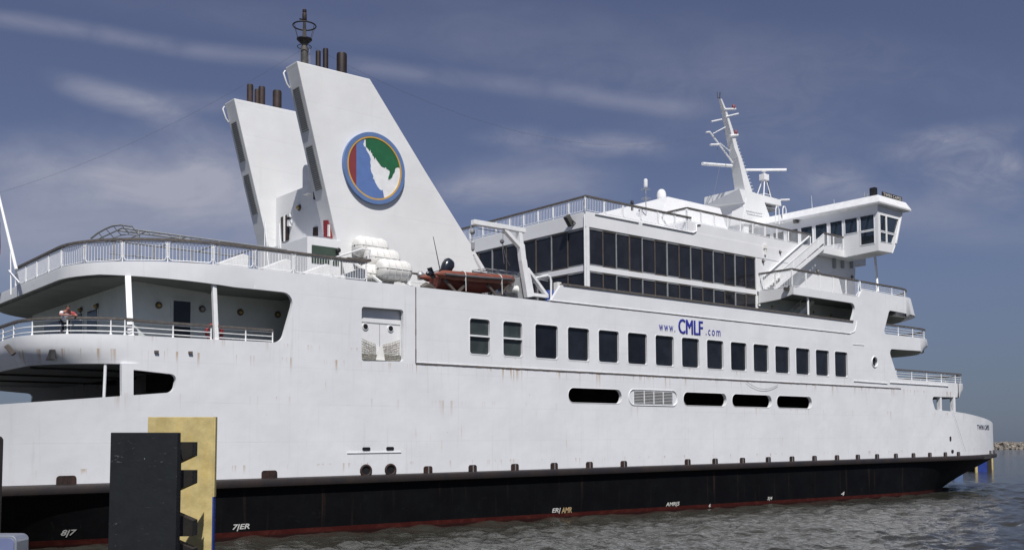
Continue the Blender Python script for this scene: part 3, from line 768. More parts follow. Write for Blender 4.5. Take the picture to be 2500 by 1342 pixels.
def cap_rail(path, z, hh=.11, w=.13):
    pts = [at_len(path, arc_len(path), arc_len(path)[-1] * i / 40) for i in range(41)] if len(path) > 2 else [Vector(p) for p in path]
    mb = MB(); rows = []
    for i, p in enumerate(pts):
        a = pts[max(0, i - 1)]; b = pts[min(len(pts) - 1, i + 1)]; d = (b - a).normalized(); nn = Vector((-d.y, d.x)) * w / 2
        rows.append([(p.x - nn.x, p.y - nn.y, z - hh / 2), (p.x + nn.x, p.y + nn.y, z - hh / 2), (p.x + nn.x, p.y + nn.y, z + hh / 2), (p.x - nn.x, p.y - nn.y, z + hh / 2)])
    mb.strip(rows, closed=True); mb.add(rows[0], [(0, 1, 2, 3)]); mb.add(rows[-1], [(3, 2, 1, 0)]); return mb.build('cap_rail', M_cap, FR)
def bar_rail(path, z, n, h=.78, bars=3, cap=True, name='bar_railing', caph=.10):
    L = arc_len(path); T = L[-1]; mb = MB(); N = max(2, int(T / .5))
    for k in range(bars): zz = z + .14 + (h - .18) * k / (bars - 1 if bars > 1 else 1); mb.tube([(*at_len(path, L, T * i / N), zz) for i in range(N + 1)], .026, 6)
    for i in range(n + 1):
        a = at_len(path, L, T * i / n); mb.tube([(a.x, a.y, z), (a.x, a.y, z + .1), (a.x, a.y, z + h)], [.07, .034, .034], 6)
    mb.build(name, M_rail, FR, smooth=60)
    if cap: cap_rail(path, z + h + caph / 2, caph)
def cpath(xe, ax, ay, off, end, x0, full=True):
    c = corner_path(xe, ax, ay, off, end, 16); c = c if full else c[:19]
    return [(x0, 45.0 + off)] + c if abs(x0 - c[0][0]) > .1 else c
# after top deck: straight part then round the stern
gate_rail([(28.35, 45.12), (22.0, 45.12)], 12.68, 3, h=.93)
cp = cpath(14.6, 6.4, 5.8, .12, -1, 22.0, False)
gate_rail(cp[:14], 12.68, 4, h=.93); gate_rail(cp[13:], 12.68, 5, h=.93)
# lounge roof
gate_rail([(47.36, 48.16), (52.0, 48.16), (58.3, 48.16)], 19.62, 6, h=.93); gate_rail([(47.46, 48.3), (47.46, 62.4)], 19.62, 9, h=.93)
gate_rail([(57.97, 48.25), (73.9, 48.25)], 20.35, 10, h=.92); gate_rail([(57.97, 50.6), (57.97, 48.3)], 20.35, 2, h=.92)
# bridge deck platform
gate_rail([(66.42, 48.1), (66.42, 45.1)], 15.92, 2, h=1.3 * .98); gate_rail([(66.42, 45.08), (75.8, 45.08)], 15.92, 5, h=1.3 * .98)
fp = cpath(88.4 - 1.0, 5.1, 5.0, .12, 1, 76.2, False)
bar_rail([(x, y) for x, y in fp], 16.55, 9, h=.68, bars=4)
mb = MB(); mb.tube([(76.1, 45.1, 17.25), (75.75, 45.1, 16.3), (75.4, 45.1, 15.98)], .03, 6); mb.build('rail_brace', M_rail, FR)
# forward boat deck and promenade
bar_rail(cpath(90.45, 5.0, 5.0, .12, 1, 79.6, False), 13.12, 9, h=.80, bars=4)
bar_rail(cpath(96.2, 3.8, 4.0, .12, 1, 81.5, False), 9.32, 10, h=.80, bars=4)
# after promenade
x315 = P(318, 760, y=45).x; x524 = P(526, 760, y=45).x
bar_rail([(x315 + .18, 45.12), (x524 - .15, 45.12)], 9.1, 2, h=.62); bar_rail([(x524 + .18, 45.12), (23.0, 45.12)], 9.1, 2, h=.62)
ap = cpath(12.3, 4.2, 4.2, .12, -1, x315 - .18, False)
bar_rail(ap, 9.1, 9, h=.66)

# ---- promenade doors, lamps
def lamp(x, y, z, axis='y', s=1.0, mat=M_brass, par=None):
    mb = MB(); d = -1
    mb.lathe((x, y, z), [(.21 * s, 0), (.21 * s, d * .05), (.15 * s, d * .10)] if axis == 'y' else [(.21 * s, 0), (.21 * s, -.05), (.15 * s, -.10)], 14, axis)
    o = mb.build('wall_lamp', M_lampb, par or FR, smooth=50)
    m2 = MB(); m2.lathe((x, y, z), [(.12 * s, d * .09), (.13 * s, d * .13), (.09 * s, d * .2), (.03 * s, d * .23)], 12, axis); m2.build('lamp_glass', mat, o, smooth=60)
    return o
for pxx, pyy in ((387, 745), (493, 754), (586, 762), (677, 768)):
    p = P(pxx, pyy, y=48.1); lamp(p.x, 48.09, p.z, 'y', .8, M_brass if pxx != 493 else M_grey)
for pxx, pyy in ((239, 748), (200, 757)):
    p = P(pxx, pyy, x=17.3); lamp(17.29, p.y, p.z, 'x', .8)
def door(p0, p1, axis, y, mat=M_glass):
    mb = MB()
    if axis == 'y': mb.box((p0[0], y - .05, p0[1]), (p1[0], y + .02, p1[1]))
    else: mb.box((y - .05, p0[0], p0[1]), (y + .02, p1[0], p1[1]))
    f = mb.build('door', M_inner, FR); m2 = MB(); g_ = .13
    if axis == 'y': m2.box((p0[0] + g_, y - .07, p0[1] + .4), (p1[0] - g_, y - .04, p1[1] - g_))
    else: m2.box((y - .07, p0[0] + g_, p0[1] + .4), (y - .04, p1[0] - g_, p1[1] - g_))
    m2.build('door_glass', mat, f); return f
door((19.1, 8.95), (20.2, 11.35), 'y', 48.1)
for pa, pb in ((214, 241), (176, 205), (110, 150)):
    a = P(pb, 760, x=17.3).y; b = P(pa, 760, x=17.3).y; door((a, 8.95), (b, 11.3), 'x', 17.3)
mb = MB(); mb.tube([(P(522, 815, y=45.5).x + .38 * math.cos(R(a)), 45.45, 9.5 + .38 * math.sin(R(a))) for a in range(0, 360, 20)], .09, 8, closed=True); rb = mb.build('lifebuoy', M_red, None, smooth=60)
LIFEBUOY = rb

# ---- box speakers/vents under deck
mb = MB(); p = P(545, 705, y=48.0); mb.box((p.x - .2, 47.9, p.z - .2), (p.x + .2, 48.1, p.z + .15)); mb.build('loudspeaker', M_grey, FR, bevel=.03)
p = P(24, 855, x=12.05); mb = MB(); mb.beam(p + Vector((-.15, 0, .22)), p + Vector((.15, -.12, -.18)), .36, .22); mb.build('floodlight', M_brown, FR, bevel=.04)
for pxx, pyy in ((381, 858), (464, 860)):
    p = P(pxx, pyy, y=45); mb = MB(); mb.box((p.x - .09, 44.9, p.z - .05), (p.x + .09, 45.02, p.z + .05)); mb.build('scupper', M_seam, FR)

# ---- flagstaff at the stern
a = P(-6, 470, x=14.2); fa = P(0, 490, x=14.0); fb = P(38, 650, x=14.0)
d = (fb - fa); top = fa - d * 1.1
mb = MB(); mb.tube([top, fb + d * .05], [.05, .09], 8)
q0 = P(26, 610, x=14.0); mb.tube([q0, P(27, 720, x=13.9)], .04, 6); mb.tube([fb, P(42, 690, x=14.2)], .04, 6); mb.tube([P(22, 660, x=13.9), P(48, 690, x=14)], .035, 6)
mb.build('flagstaff', M_rail, FR, smooth=60)
mb = MB(); n = 10; rows = []
for i in range(n + 1):
    u = i / n; rows.append([(13.9 + .25 * math.sin(u * 7 + v), fa.y + .15 + 1.6 * u, fa.z - 1.0 - 1.8 * v - .5 * u) for v in (0, .25, .5, .75, 1)])
mb.strip(rows); fl = mb.build('flag', M_redcl, None, smooth=80); FLAG = fl

# ================================================================== funnels
M_lg = pmat('louvre_grey', (.17, .175, .17), .7, var=.1)
def funnel(y0, y1, name='funnel'):
    f = bpy.data.objects.new(name, None); COL.objects.link(f); f.parent = FR; f.empty_display_size = .3
    poly = [(25.84, 24.68), (30.45, 24.72), (38.6, 14.9), (38.6, 12.5), (28.95, 12.5)]
    poly = [(25.84, 24.68), (30.42, 24.74), (34.28, 20.06), (37.61, 16.17), (40.6, 12.5), (29.1, 12.5), (28.3, 15.44)]
    mb = MB(); mb.prism([(x, y0, z) for x, z in poly], (0, y1 - y0, 0)); mb.build('funnel_casing', M_fun, f, bevel=.05)
    # lip at the top
    # grilles in the after face
    ax = lambda z: 25.84 + (24.68 - z) * .2665
    for zt, zb in ((23.45, 21.2), (20.4, 18.1)):
        mb = MB(); w0, w1 = y0 + .32, y1 - .28
        mb.add([(ax(zt) - .03, w0, zt), (ax(zt) - .03, w1, zt), (ax(zb) - .03, w1, zb), (ax(zb) - .03, w0, zb), (ax(zt) + .1, w0, zt), (ax(zt) + .1, w1, zt), (ax(zb) + .1, w1, zb), (ax(zb) + .1, w0, zb)],
               [(0, 1, 2, 3), (7, 6, 5, 4), (0, 4, 5, 1), (2, 6, 7, 3), (1, 5, 6, 2), (0, 3, 7, 4)])
        g_ = mb.build('grille', M_lg, f); mb = MB()
        for k in range(22):
            z = zb + (zt - zb) * (k + .5) / 22; mb.beam((ax(z) - .045, w0, z), (ax(z) - .045, w1, z), .05, .03)
        mb.build('slats', M_grey, g_)
    mb = MB(); mb.tube([(ax(24.5) - .06, y1 - .02, 24.5), (ax(24.5) - .16, y1 - .02, 24.35), (ax(23.8) - .16, y1 - .02, 23.8), (ax(23.6) - .05, y1 - .02, 23.6)], .05, 6); mb.build('grab_rail', M_rail, f, smooth=60)
    return f
fn = funnel(48.1, 49.4); ff = funnel(55.8, 57.1)
def exh(par, x, y, z0, z1, r, mat):
    mb = MB(); mb.lathe((x, y, 0), [(r, z0), (r, z1 - .1), (r * .93, z1), (r * .8, z1), (r * .8, z1 - .5)], 16)
    mb.build('exhaust_pipe', mat, par, smooth=40)
for x, z, r in ((27.49, 25.8, .14), (27.95, 26.05, .15), (28.98, 26.03, .29)): exh(fn, x, 48.75, 24.5, z, r, M_pipe)
for x, z, r in ((27.15, 25.95, .19), (27.62, 25.75, .16), (27.92, 25.98, .20), (28.95, 25.96, .27)): exh(ff, x, 56.4, 24.5, z, r, M_pipe2)
# the sooty mast on the near funnel
mx, my = 26.69, 48.85
mb = MB(); mb.lathe((mx, my, 0), [(.20, 24.5), (.19, 25.84), (.12, 26.01), (.10, 26.59), (.08, 27.18), (.08, 27.39)], 12); mo = mb.build('funnel_mast', M_mastd, fn, smooth=50)
mb = MB(); mb.lathe((mx, my, 0), [(.15, 26.01), (.42, 26.27), (.42, 26.32), (.1, 26.36)], 18); mb.build('crow_basket', M_black, mo, smooth=40)
mb = MB()
zr = 27.05; mb.tube([(mx + .62 * math.cos(R(a)), my + .62 * math.sin(R(a)), zr) for a in range(0, 360, 15)], .04, 6, closed=True)
for a in range(0, 360, 60): mb.tube([(mx + .62 * math.cos(R(a)), my + .62 * math.sin(R(a)), zr), (mx + .40 * math.cos(R(a)), my + .40 * math.sin(R(a)), 26.31)], .014, 4)
mb.tube([(mx + .38 * math.cos(R(a)), my + .38 * math.sin(R(a)), 25.88) for a in range(0, 360, 20)], .022, 5, closed=True)
mb.build('mast_hoop', M_black, mo)
mb = MB(); mb.lathe((mx, my, 0), [(.10, 27.35), (.12, 27.39), (.12, 27.72), (.09, 27.78), (.11, 27.81), (.11, 27.95)], 12); mb.box((mx - .3, my - .03, 27.33), (mx + .15, my + .03, 27.40)); mb.build('mast_light', M_brk, mo, smooth=50)
mb = MB()
for s_ in (-.1, .1): mb.tube([(mx + .3, my + s_, 24.67), (mx + .27, my + s_, 25.92)], .015, 4)
for k in range(6): mb.tube([(mx + .29, my - .1, 24.83 + k * .22), (mx + .29, my + .1, 24.83 + k * .22)], .012, 4)
mb.build('mast_ladder', M_galv, mo)

# emblem on the near funnel
EYP = 47.90
_l, _r, _t, _b = P(837, 412, y=EYP), P(990.5, 408, y=EYP), P(905, 322, y=EYP), P(920, 498, y=EYP)
EX, EZ, ER = (_l.x + _r.x) / 2, (_t.z + _b.z) / 2, (_t.z - _b.z) / 2 + .01
em = bpy.data.objects.new('emblem', None); COL.objects.link(em); em.parent = fn
def disc_ring(name, r0, r1, y0, y1, mat):
    n = 72; mb = MB(); rows = []
    for r, y in ((r0, y1), (r1, y1), (r1, y0), (r0, y0), (r0, y1)): rows.append([(EX + r * math.cos(2 * math.pi * k / n), y, EZ + r * math.sin(2 * math.pi * k / n)) for k in range(n)])
    mb.strip(rows, closed=True); return mb.build(name, mat, em, smooth=40)
EY = 47.95
disc_ring('emblem_rim', ER * .885, ER, EY - .05, 48.1, M_ring)
disc_ring('emblem_inner_ring', ER * .84, ER * .885, EY - .042, 48.09, M_yel)
mb = MB(); mb.lathe((EX, EY, EZ), [(ER * .85, 0), (ER * .85, .12)], 72, 'y'); mb.build('emblem_field', M_white, em)
def emz(zx, zy):   # from a close-up of the badge to badge coordinates
    p = P(820 + zx / 5.837, 300 + zy / 5.837, y=EY); return (p.x, p.z)
RI = ER * .845
def arcp(a0, a1, n=14): return [(EX + RI * math.cos(R(a0 + (a1 - a0) * i / n)), EZ + RI * math.sin(R(a0 + (a1 - a0) * i / n))) for i in range(n + 1)]
def ang(p): return math.degrees(math.atan2(p[1] - EZ, p[0] - EX))
def flatpoly(name, pts, y, mat):
    mb = MB(); plate(mb, pts, [], flat(y), .025, 9, False); return mb.build(name, mat, em)
lt, lb = emz(292, 300), emz(286, 905)
xm = (lt[0] + lb[0]) / 2; dy_ = math.sqrt(max(.01, RI ** 2 - (xm - EX) ** 2)); at_ = math.degrees(math.atan2(dy_, xm - EX))
flatpoly('emblem_maroon_field', arcp(at_, 360 - at_, 24), EY - .012, M_maroon)
coast = [emz(*q) for q in ((405, 232), (402, 262), (388, 300), (400, 335), (425, 350), (432, 385), (455, 425), (478, 462), (495, 520), (487, 560), (497, 610), (492, 650), (505, 705), (528, 745), (532, 778), (520, 792), (545, 805), (560, 850), (590, 905), (620, 945), (650, 965), (662, 950), (672, 990), (680, 1030), (690, 1078))]
aT = ang(coast[0]); aB = ang(coast[-1]) % 360
flatpoly('emblem_blue_field', arcp(aT, at_, 8) + [(xm + .01, EZ + dy_)] + arcp(360 - at_, aB, 10) + list(reversed(coast[1:-1])), EY - .016, M_blue)
gcoast = [emz(*q) for q in ((905, 640), (880, 632), (850, 642), (842, 662), (838, 700), (812, 735), (800, 775), (770, 802), (745, 808), (748, 770), (762, 735), (768, 690), (748, 668), (720, 655), (712, 628), (690, 640), (650, 622), (632, 600), (612, 570), (575, 520), (562, 488), (548, 520), (540, 480), (520, 462), (515, 430), (497, 418), (490, 372), (482, 405), (455, 365), (428, 340), (425, 300), (428, 240))]
aG0 = ang(gcoast[0]); aG1 = ang(gcoast[-1])
flatpoly('emblem_green_field', arcp(aG1, aG0, 20) + gcoast[1:-1], EY - .016, M_green)

# casing between the funnels and the fire station on its after wall
mb = MB(); mb.prism([(x, 49.4, z) for x, z in ((28.6, 12.5), (28.6, 19.1), (38, 16), (39.5, 12.5))], (0, 6.4, 0)); cs = mb.build('funnel_house', M_sup, FR)
WX = 28.6
def wallrect(name, pts, mat, t=.06, x=WX, par=None):
    q = [P(a, b, x=x) for a, b in pts]; mb = MB(); mb.prism([(x - t, p.y, p.z) for p in q], (t + .02, 0, 0)); return mb.build(name, mat, par or FR)
def zz(a, b): return (620 + a / 4.968, 330 + b / 4.968)
wallrect('louvre_door', [zz(332, 1000), zz(372, 980), zz(372, 1280), zz(345, 1290)], M_brk, .05)
wallrect('louvre_door', [zz(388, 972), zz(432, 955), zz(430, 1262), zz(388, 1285)], M_brk, .05)
wallrect('door_jamb', [zz(373, 975), zz(387, 970), zz(387, 1290), zz(373, 1290)], M_white, .10)
wallrect('cable_box', [zz(438, 960), zz(462, 955), zz(462, 992), zz(438, 995)], M_white, .2); wallrect('cable_box', [zz(438, 1035), zz(462, 1030), zz(462, 1105), zz(438, 1110)], M_white, .2)
wallrect('hatch', [zz(725, 1120), zz(775, 1112), zz(778, 1222), zz(722, 1222)], M_brk, .05)
wallrect('hatch', [zz(727, 690), zz(747, 740), zz(750, 785), zz(728, 780)], M_brk, .05)
p = P(*zz(556, 880), x=WX); lamp(WX - .01, p.y, p.z, 'x', .9)
p = P(*zz(648, 540), x=WX - .1); mb = MB(); mb.prism([(WX - .25, p.y - .28 + u, p.z - .85 + v) for u, v in rpoly([(0, 0), (.6, 0), (.6, 1.7), (0, 1.7)], [0, 0, .28, .28], 6)], (.3, 0, 0)); mb.build('signal_horn_box', M_white, FR, bevel=.03)
mb = MB()
for k in range(5): a = P(*zz(838 + k * 13, 1160), x=28.2); b = P(*zz(848 + k * 13, 1240), x=28.2); mb.tube([a, b], .02, 4)
mb.build('hose_rack', M_rail, FR)
wallrect('fire_hose_cabinet', [zz(888, 1040), zz(945, 1040), zz(950, 1250), zz(892, 1240)], M_red, .25, x=28.25)
wallrect('hose_reel', [zz(902, 1085), zz(918, 1085), zz(922, 1230), zz(900, 1228)], M_raft, .05, x=27.99)
# stays on the deck behind the rails
mb = MB()
for a, b in ((( 135, 1035), (128, 1275)), ((140, 1050), (180, 1290)), ((308, 1070), (345, 1330)), ((308, 1070), (300, 1300))): mb.tube([P(*zz(*a), x=26.5), P(*zz(*b), x=26.5) + Vector((0, 0, -1.5))], .035, 5)
mb.build('awning_struts', M_rail, FR)

# deck house with the green panel at the foot of the near funnel
mb = MB(); mb.box((26.5, 48.06, 12.5), (28.55, 53.8, 15.3)); dh = mb.build('engine_casing_house', M_sup, FR, bevel=.03)
mb = MB(); mb.box((26.75, 48.02, 13.9), (28.4, 48.15, 14.85)); mb.build('green_panel', M_greenw, dh)
p = P(822, 612, y=48); mb = MB(); mb.lathe((p.x, 48.0, p.z), [(.05, -.0), (.14, -.1), (.14, -.22), (.05, -.26)], 10, 'y'); mb.build('bulkhead_light', M_black, dh)
wl = 16

# ================================================================== lounge
lg = bpy.data.objects.new('lounge', None); COL.objects.link(lg); lg.parent = FR
LX0, LX1, LY = 47.4, 66.15, 48.1; LY2 = 2 * YC - LY
mb = MB(); mb.box((LX0, LY, 18.55), (LX1 + 14.3, LY2, 19.60)); mb.build('roof_slab', M_sup, lg, bevel=.03)
mb = MB(); mb.box((57.9, LY + .02, 19.6), (80.4, LY2 - .02, 20.33)); mb.build('upper_roof_step', M_sup, lg)
mb = MB(); mb.box((LX1, LY + .03, 15.88), (80.4, LY2 - .03, 18.56)); mb.build('bridge_house', M_sup, lg)
# glazing: bars and panes, port side and after face
mb = MB(); mb.box((LX0 + .02, LY + .0, 12.5), (LX0 + .26, LY + .24, 18.56)); mb.build('corner_post', M_white, lg)
mb = MB(); mb.box((LX0 + .3, LY + .02, 15.62), (LX1, LY + .2, 15.98)); mb.box((LX0 + .03, LY + .3, 15.62), (LX0 + .2, LY2 - .3, 15.98)); mb.build('mid_band', M_sup, lg)
mb = MB(); mb.box((LX1 - .1, LY + .01, 12.5), (LX1, LY + .3, 18.55)); mb.build('end_post', M_white, lg)
NB = 14
def baywin(axis, a0, a1, z0, z1, k):
    mb = MB(); w = .10
    if axis == 'x':
        B = lambda u0, u1, v0, v1, t0, t1: mb.box((u0, LY + t0, v0), (u1, LY + t1, v1))
    else:
        B = lambda u0, u1, v0, v1, t0, t1: mb.box((LX0 + t0, u0, v0), (LX0 + t1, u1, v1))
    ww = .075 if k % 3 else .115
    B(a0 - ww / 2, a0 + ww / 2, z0, z1, .04, .16); B(a0 + ww / 2, a1 - .05, z0, z0 + .11, .05, .15); B(a0 + ww / 2, a1 - .05, z1 - .09, z1, .05, .15)
    f = mb.build('lounge_window', M_brown if k % 2 else M_grey, lg); m2 = MB()
    if axis == 'x': m2.box((a0 + .04, LY + .10, z0 + .05), (a1 - .04, LY + .12, z1 - .05))
    else: m2.box((LX0 + .10, a0 + .04, z0 + .05), (LX0 + .12, a1 - .04, z1 - .05))
    m2.build('pane', M_glassL, f)
bw = (LX1 - .1 - LX0 - .26) / NB
for k in range(NB):
    a = LX0 + .26 + k * bw + .03; baywin('x', a, a + bw, 15.98, 18.52, k); baywin('x', a, a + bw, 13.3, 15.60, k)
bh = (LY2 - LY - .5) / 10
for k in range(10):
    a = LY + .28 + k * bh; baywin('y', a, a + bh, 15.98, 18.52, k); baywin('y', a, a + bh, 13.3, 15.60, k)
mb = MB(); mb.box((LX0 + .3, LY + .3, 15.66), (LX1, LY2 - .3, 15.9)); mb.box((LX0 + .3, LY + .3, 12.52), (LX1, LY2 - .3, 12.6)); mb.build('lounge_floor', M_dark2, lg)
mb = MB()
for k in range(6): mb.box((49.5 + k * 3, 51, 12.6), (49.9 + k * 3, 51.4, 18.5))
mb.box((LX1 - 3, 52, 12.6), (LX1 - .3, 58, 18.5)); mb.build('lounge_pillars', M_ceil, lg)
mb = MB()
for k in range(13): mb.box((48.5 + k * 1.35, 49.0, 15.9), (49.2 + k * 1.35, 49.6, 16.75)); mb.box((48.5 + k * 1.35, 49.0, 12.6), (49.2 + k * 1.35, 49.6, 14.0))
mb.build('lounge_seats', M_dark2, lg)
# floodlight at the corner
p = P(1395, 537, x=LX0 - .3); mb = MB(); mb.beam(p + Vector((.15, .25, .12)), p + Vector((-.15, .25, -.12)), .75, .35, up=(0, 1, 0)); mb.build('floodlight', M_dark2, lg, bevel=.03)
mb = MB(); mb.tube([p + Vector((.1, 0, 0)), p + Vector((.35, -.1, -.25))], .04, 5); mb.build('floodlight_bracket', M_dark2, lg)
# gutter lip under the roof rail
mb = MB(); mb.tube([(48.2, LY - .05, 19.52), (52.5, LY - .05, 19.52)], .05, 6); mb.tube([(52.9, LY - .05, 19.52), (58.4, LY - .05, 19.52), (58.75, LY - .05, 19.7), (58.8, LY - .05, 20.2), (59.3, LY - .05, 20.3)], .05, 6); mb.build('gutter_pipe', M_rail, lg, smooth=60)
# downpipe by the corner post
mb = MB(); mb.tube([(LX0 - .06, LY + .12, 19.4), (LX0 - .06, LY + .12, 12.6)], .05, 6); mb.build('downpipe', M_rail, lg, smooth=60)

# top casing on the roof, dome and whip
mb = MB(); a0, a1 = P(1630, 480, y=51.5), P(1758, 510, y=51.5)
x0, x1 = a0.x, a1.x; zt = a0.z; zb = 19.6
poly = [(x0 - 3.0, 50.2, zb), (x0, 51.5, zt), (x1, 51.5, zt), (x1, 50.2, zb)]
mb.add([(x0 - 3.2, 50.2, zb), (x1, 50.2, zb), (x1, 60.5, zb), (x0 - 3.2, 60.5, zb), (x0, 51.5, zt), (x1, 51.5, zt), (x1, 59.5, zt), (x0, 59.5, zt)], [(3, 2, 1, 0), (4, 5, 6, 7), (0, 1, 5, 4), (1, 2, 6, 5), (2, 3, 7, 6), (3, 0, 4, 7)])
mb.build('roof_casing', M_sup, FR)
p = P(1615, 482, y=53.5); mb = MB(); mb.lathe((p.x, 53.5, p.z - .5), [(.16, 0), (.36, .22), (.38, .5), (.38, .75), (.30, 1.0), (.17, 1.13), (.03, 1.17)], 18); mb.build('radome', M_white, FR, smooth=50)
p = P(1577, 500, y=52.5); pt = P(1577, 437, y=52.5); z0 = p.z; s_ = (pt.z - z0) / 63
mb = MB(); mb.tube([(p.x, 52.5, z0 - .8), (p.x, 52.5, pt.z - 20 * s_)], .035, 6)
for yy in (-18, -46):
    for rr in (.36,): mb.tube([(p.x + rr * math.cos(R(a)), 52.5 + rr * math.sin(R(a)), z0 - yy * s_ * .82) for a in range(0, 360, 30)], .02, 4, closed=True)
    mb.tube([(p.x - .36, 52.5, z0 - yy * s_ * .82), (p.x + .36, 52.5, z0 - yy * s_ * .82)], .02, 4)
w_ = mb.build('satellite_antenna', M_grey, FR)
mb = MB(); mb.lathe((p.x, 52.5, pt.z - 19 * s_), [(.14, 0), (.16, .05), (.16, 17 * s_), (.08, 19 * s_)], 14); mb.build('antenna_can', M_white, w_, smooth=50)
p = P(1543, 497, y=49); mb = MB(); mb.lathe((p.x, 49, p.z - .1), [(.09, -.4), (.10, 0), (.12, .1), (.1, .28), (.05, .34)], 10); mb.build('deck_light', M_black, FR, smooth=50)

# ================================================================== main mast and radar
mm = bpy.data.objects.new('main_mast', None); COL.objects.link(mm); mm.parent = FR
def M3(px, py, dy=0.0): return P(px, py, y=YC + dy) 
def side_plate(name, pts, y0, y1, mat=M_white, par=None):
    mb = MB(); q = [P(a, b, y=YC - .6) for a, b in pts]; mb.prism([(p.x, y0, p.z) for p in q], (0, y1 - y0, 0)); return mb.build(name, mat, par or mm, bevel=.03)
Y0 = YC - .6
def mz(a, b): return (1640 + a / 3.728, 200 + b / 3.728)
# lower house of the mast (photo outline of its port side)
side_plate('mast_house', [mz(645, 1245), mz(680, 1050), mz(668, 980), mz(740, 1005), mz(990, 1072), mz(1000, 1130), mz(845, 1095), mz(905, 1260), mz(900, 1300), mz(640, 1290)], Y0, YC + .8, M_fun)
# after wing with the sloping face
q = P(*mz(620, 972), y=Y0); mb = MB()
zt = q.z; xk = q.x
w0 = P(*mz(672, 1060), y=Y0)
Yw = Y0 + .03
mb.add([(xk - .05, Yw, zt), (xk - .1, YC + 3.4, zt - .05), (xk - .1, YC + 3.4, zt - .8), (w0.x - .25, Yw, zt - 1.15), (xk + 1.1, Yw, zt), (xk + 1.1, YC + 3.4, zt), (xk + 1.1, YC + 3.0, zt - 1.1), (xk + 1.1, Yw, zt - 1.15)],
       [(0, 1, 2, 3), (7, 6, 5, 4), (0, 4, 5, 1), (3, 2, 6, 7), (1, 5, 6, 2), (0, 3, 7, 4)]); mb.build('mast_wing', M_sup, mm)
mb = MB(); mb.box((w0.x - .15, Y0 + .15, 20.3), (w0.x + .6, YC + 2.4, zt - 1.0)); mb.build('mast_trunk', M_fun, mm)
# raked upper mast
lo_a, lo_b = P(*mz(575, 975), y=Y0), P(*mz(738, 1005), y=Y0)
hi_a, hi_b = P(*mz(428, 150), y=Y0), P(*mz(455, 150), y=Y0)
mid_a, mid_b = P(*mz(542, 760), y=Y0), P(*mz(660, 745), y=Y0)
mb = MB(); rows = []
for zy, xl, xc_, xr in ((985, 577, 668, 736), (780, 545, 627, 668), (690, 532, 607, 640), (600, 515, 572, 608), (480, 492, 546, 575), (370, 472, 518, 540), (250, 448, 482, 500), (152, 428, 447, 458)):
    a = P(*mz(xc_, zy), y=Y0); b = P(*mz(xr, zy), y=Y0); e_ = P(*mz(xl, zy + (xc_ - xl) * .10), x=a.x)
    rows.append([(a.x, Y0 + .02, a.z), (b.x, Y0 + .02, a.z), (b.x, e_.y, a.z), (a.x, e_.y, a.z)])
mb.strip(rows, closed=True); mb.add(rows[0], [(0, 1, 2, 3)]); mb.add(rows[-1], [(3, 2, 1, 0)]); mb.build('upper_mast', M_fun, mm)
def mast_arm(a, b, r=.07, dy=0, dyb=None, mat=M_white):
    p, q = P(*mz(*a), y=Y0 + dy), P(*mz(*b), y=Y0 + (dy if dyb is None else dyb)); mb = MB(); mb.tube([p, q], r, 8); return mb.build('mast_arm', mat, mm, smooth=60)
mast_arm((480, 250), (580, 248), .10); mast_arm((490, 318), (605, 290), .07); mast_arm((360, 362), (455, 342), .07); mast_arm((530, 492), (600, 485), .12)
mast_arm((352, 572), (425, 570), .09); mast_arm((375, 472), (488, 412), .045); mast_arm((555, 735), (345, 455), .075, .3); mast_arm((345, 455), (312, 460), .07, .3)
mast_arm((595, 685), (440, 560), .05, .6); mast_arm((280, 745), (545, 765), .15, .4); mast_arm((990, 1075), (1068, 1073), .10)
mb = MB()
for a, b in ((563, 232), (583, 465)): p = P(*mz(a, b), y=Y0); mb.lathe((p.x, Y0, p.z - .12), [(.12, 0), (.14, .06), (.14, .3), (.08, .36)], 12)
mb.build('navigation_light', M_maroon, mm, smooth=50)
mb = MB(); p = P(*mz(437, 150), y=Y0 + .1); mb.tube([p, p + Vector((.05, 0, .55))], .05, 6); mb.tube([p + Vector((-.35, 0, .0)), p + Vector((-.35, 0, .5))], .03, 5); mb.tube([p, p + Vector((-.35, 0, 0))], .03, 5); mb.build('wind_vane', M_dark2, mm)
mb = MB()
for k in range(22):
    t = k / 21; a = (520 + (738 - 520) * t, 365 + (1005 - 365) * t)
    p = P(*mz(*a), y=Y0 + .3); mb.tube([p, p + Vector((.30, 0, .02)), p + Vector((.30, .35, .02)), p + Vector((0, .35, 0))], .018, 4)
mb.build('mast_rungs', M_rail, mm)
mb = MB()
for a, b, c in (((415, 575), (415, 740), 0), ((478, 430), (505, 985), 0), ((440, 760), (368, 1100), 0), ((475, 610), (475, 710), 0)): mb.tube([P(*mz(*a), y=Y0 + .2), P(*mz(*b), y=Y0 + .2)], .015, 4)
mb.build('halyards', M_cable, mm)
# handrail frame on the mast house
mb = MB(); fr = [P(*mz(a, b), y=Y0 - .06) for a, b in ((680, 1165), (828, 1195), (822, 1218), (690, 1192))]; mb.tube(fr, .03, 5, closed=True); mb.tube([fr[0].lerp(fr[1], .5), fr[3].lerp(fr[2], .5)], .03, 5); mb.build('hand_rail', M_rail, mm)
# under-platform grating
mb = MB(); g0, g1 = P(*mz(845, 1098), y=Y0), P(*mz(985, 1128), y=Y0); mb.box((g0.x, Y0 + .1, g0.z - .35), (g1.x, YC + 1.6, g0.z - .3)); mb.build('grating', M_grey, mm)
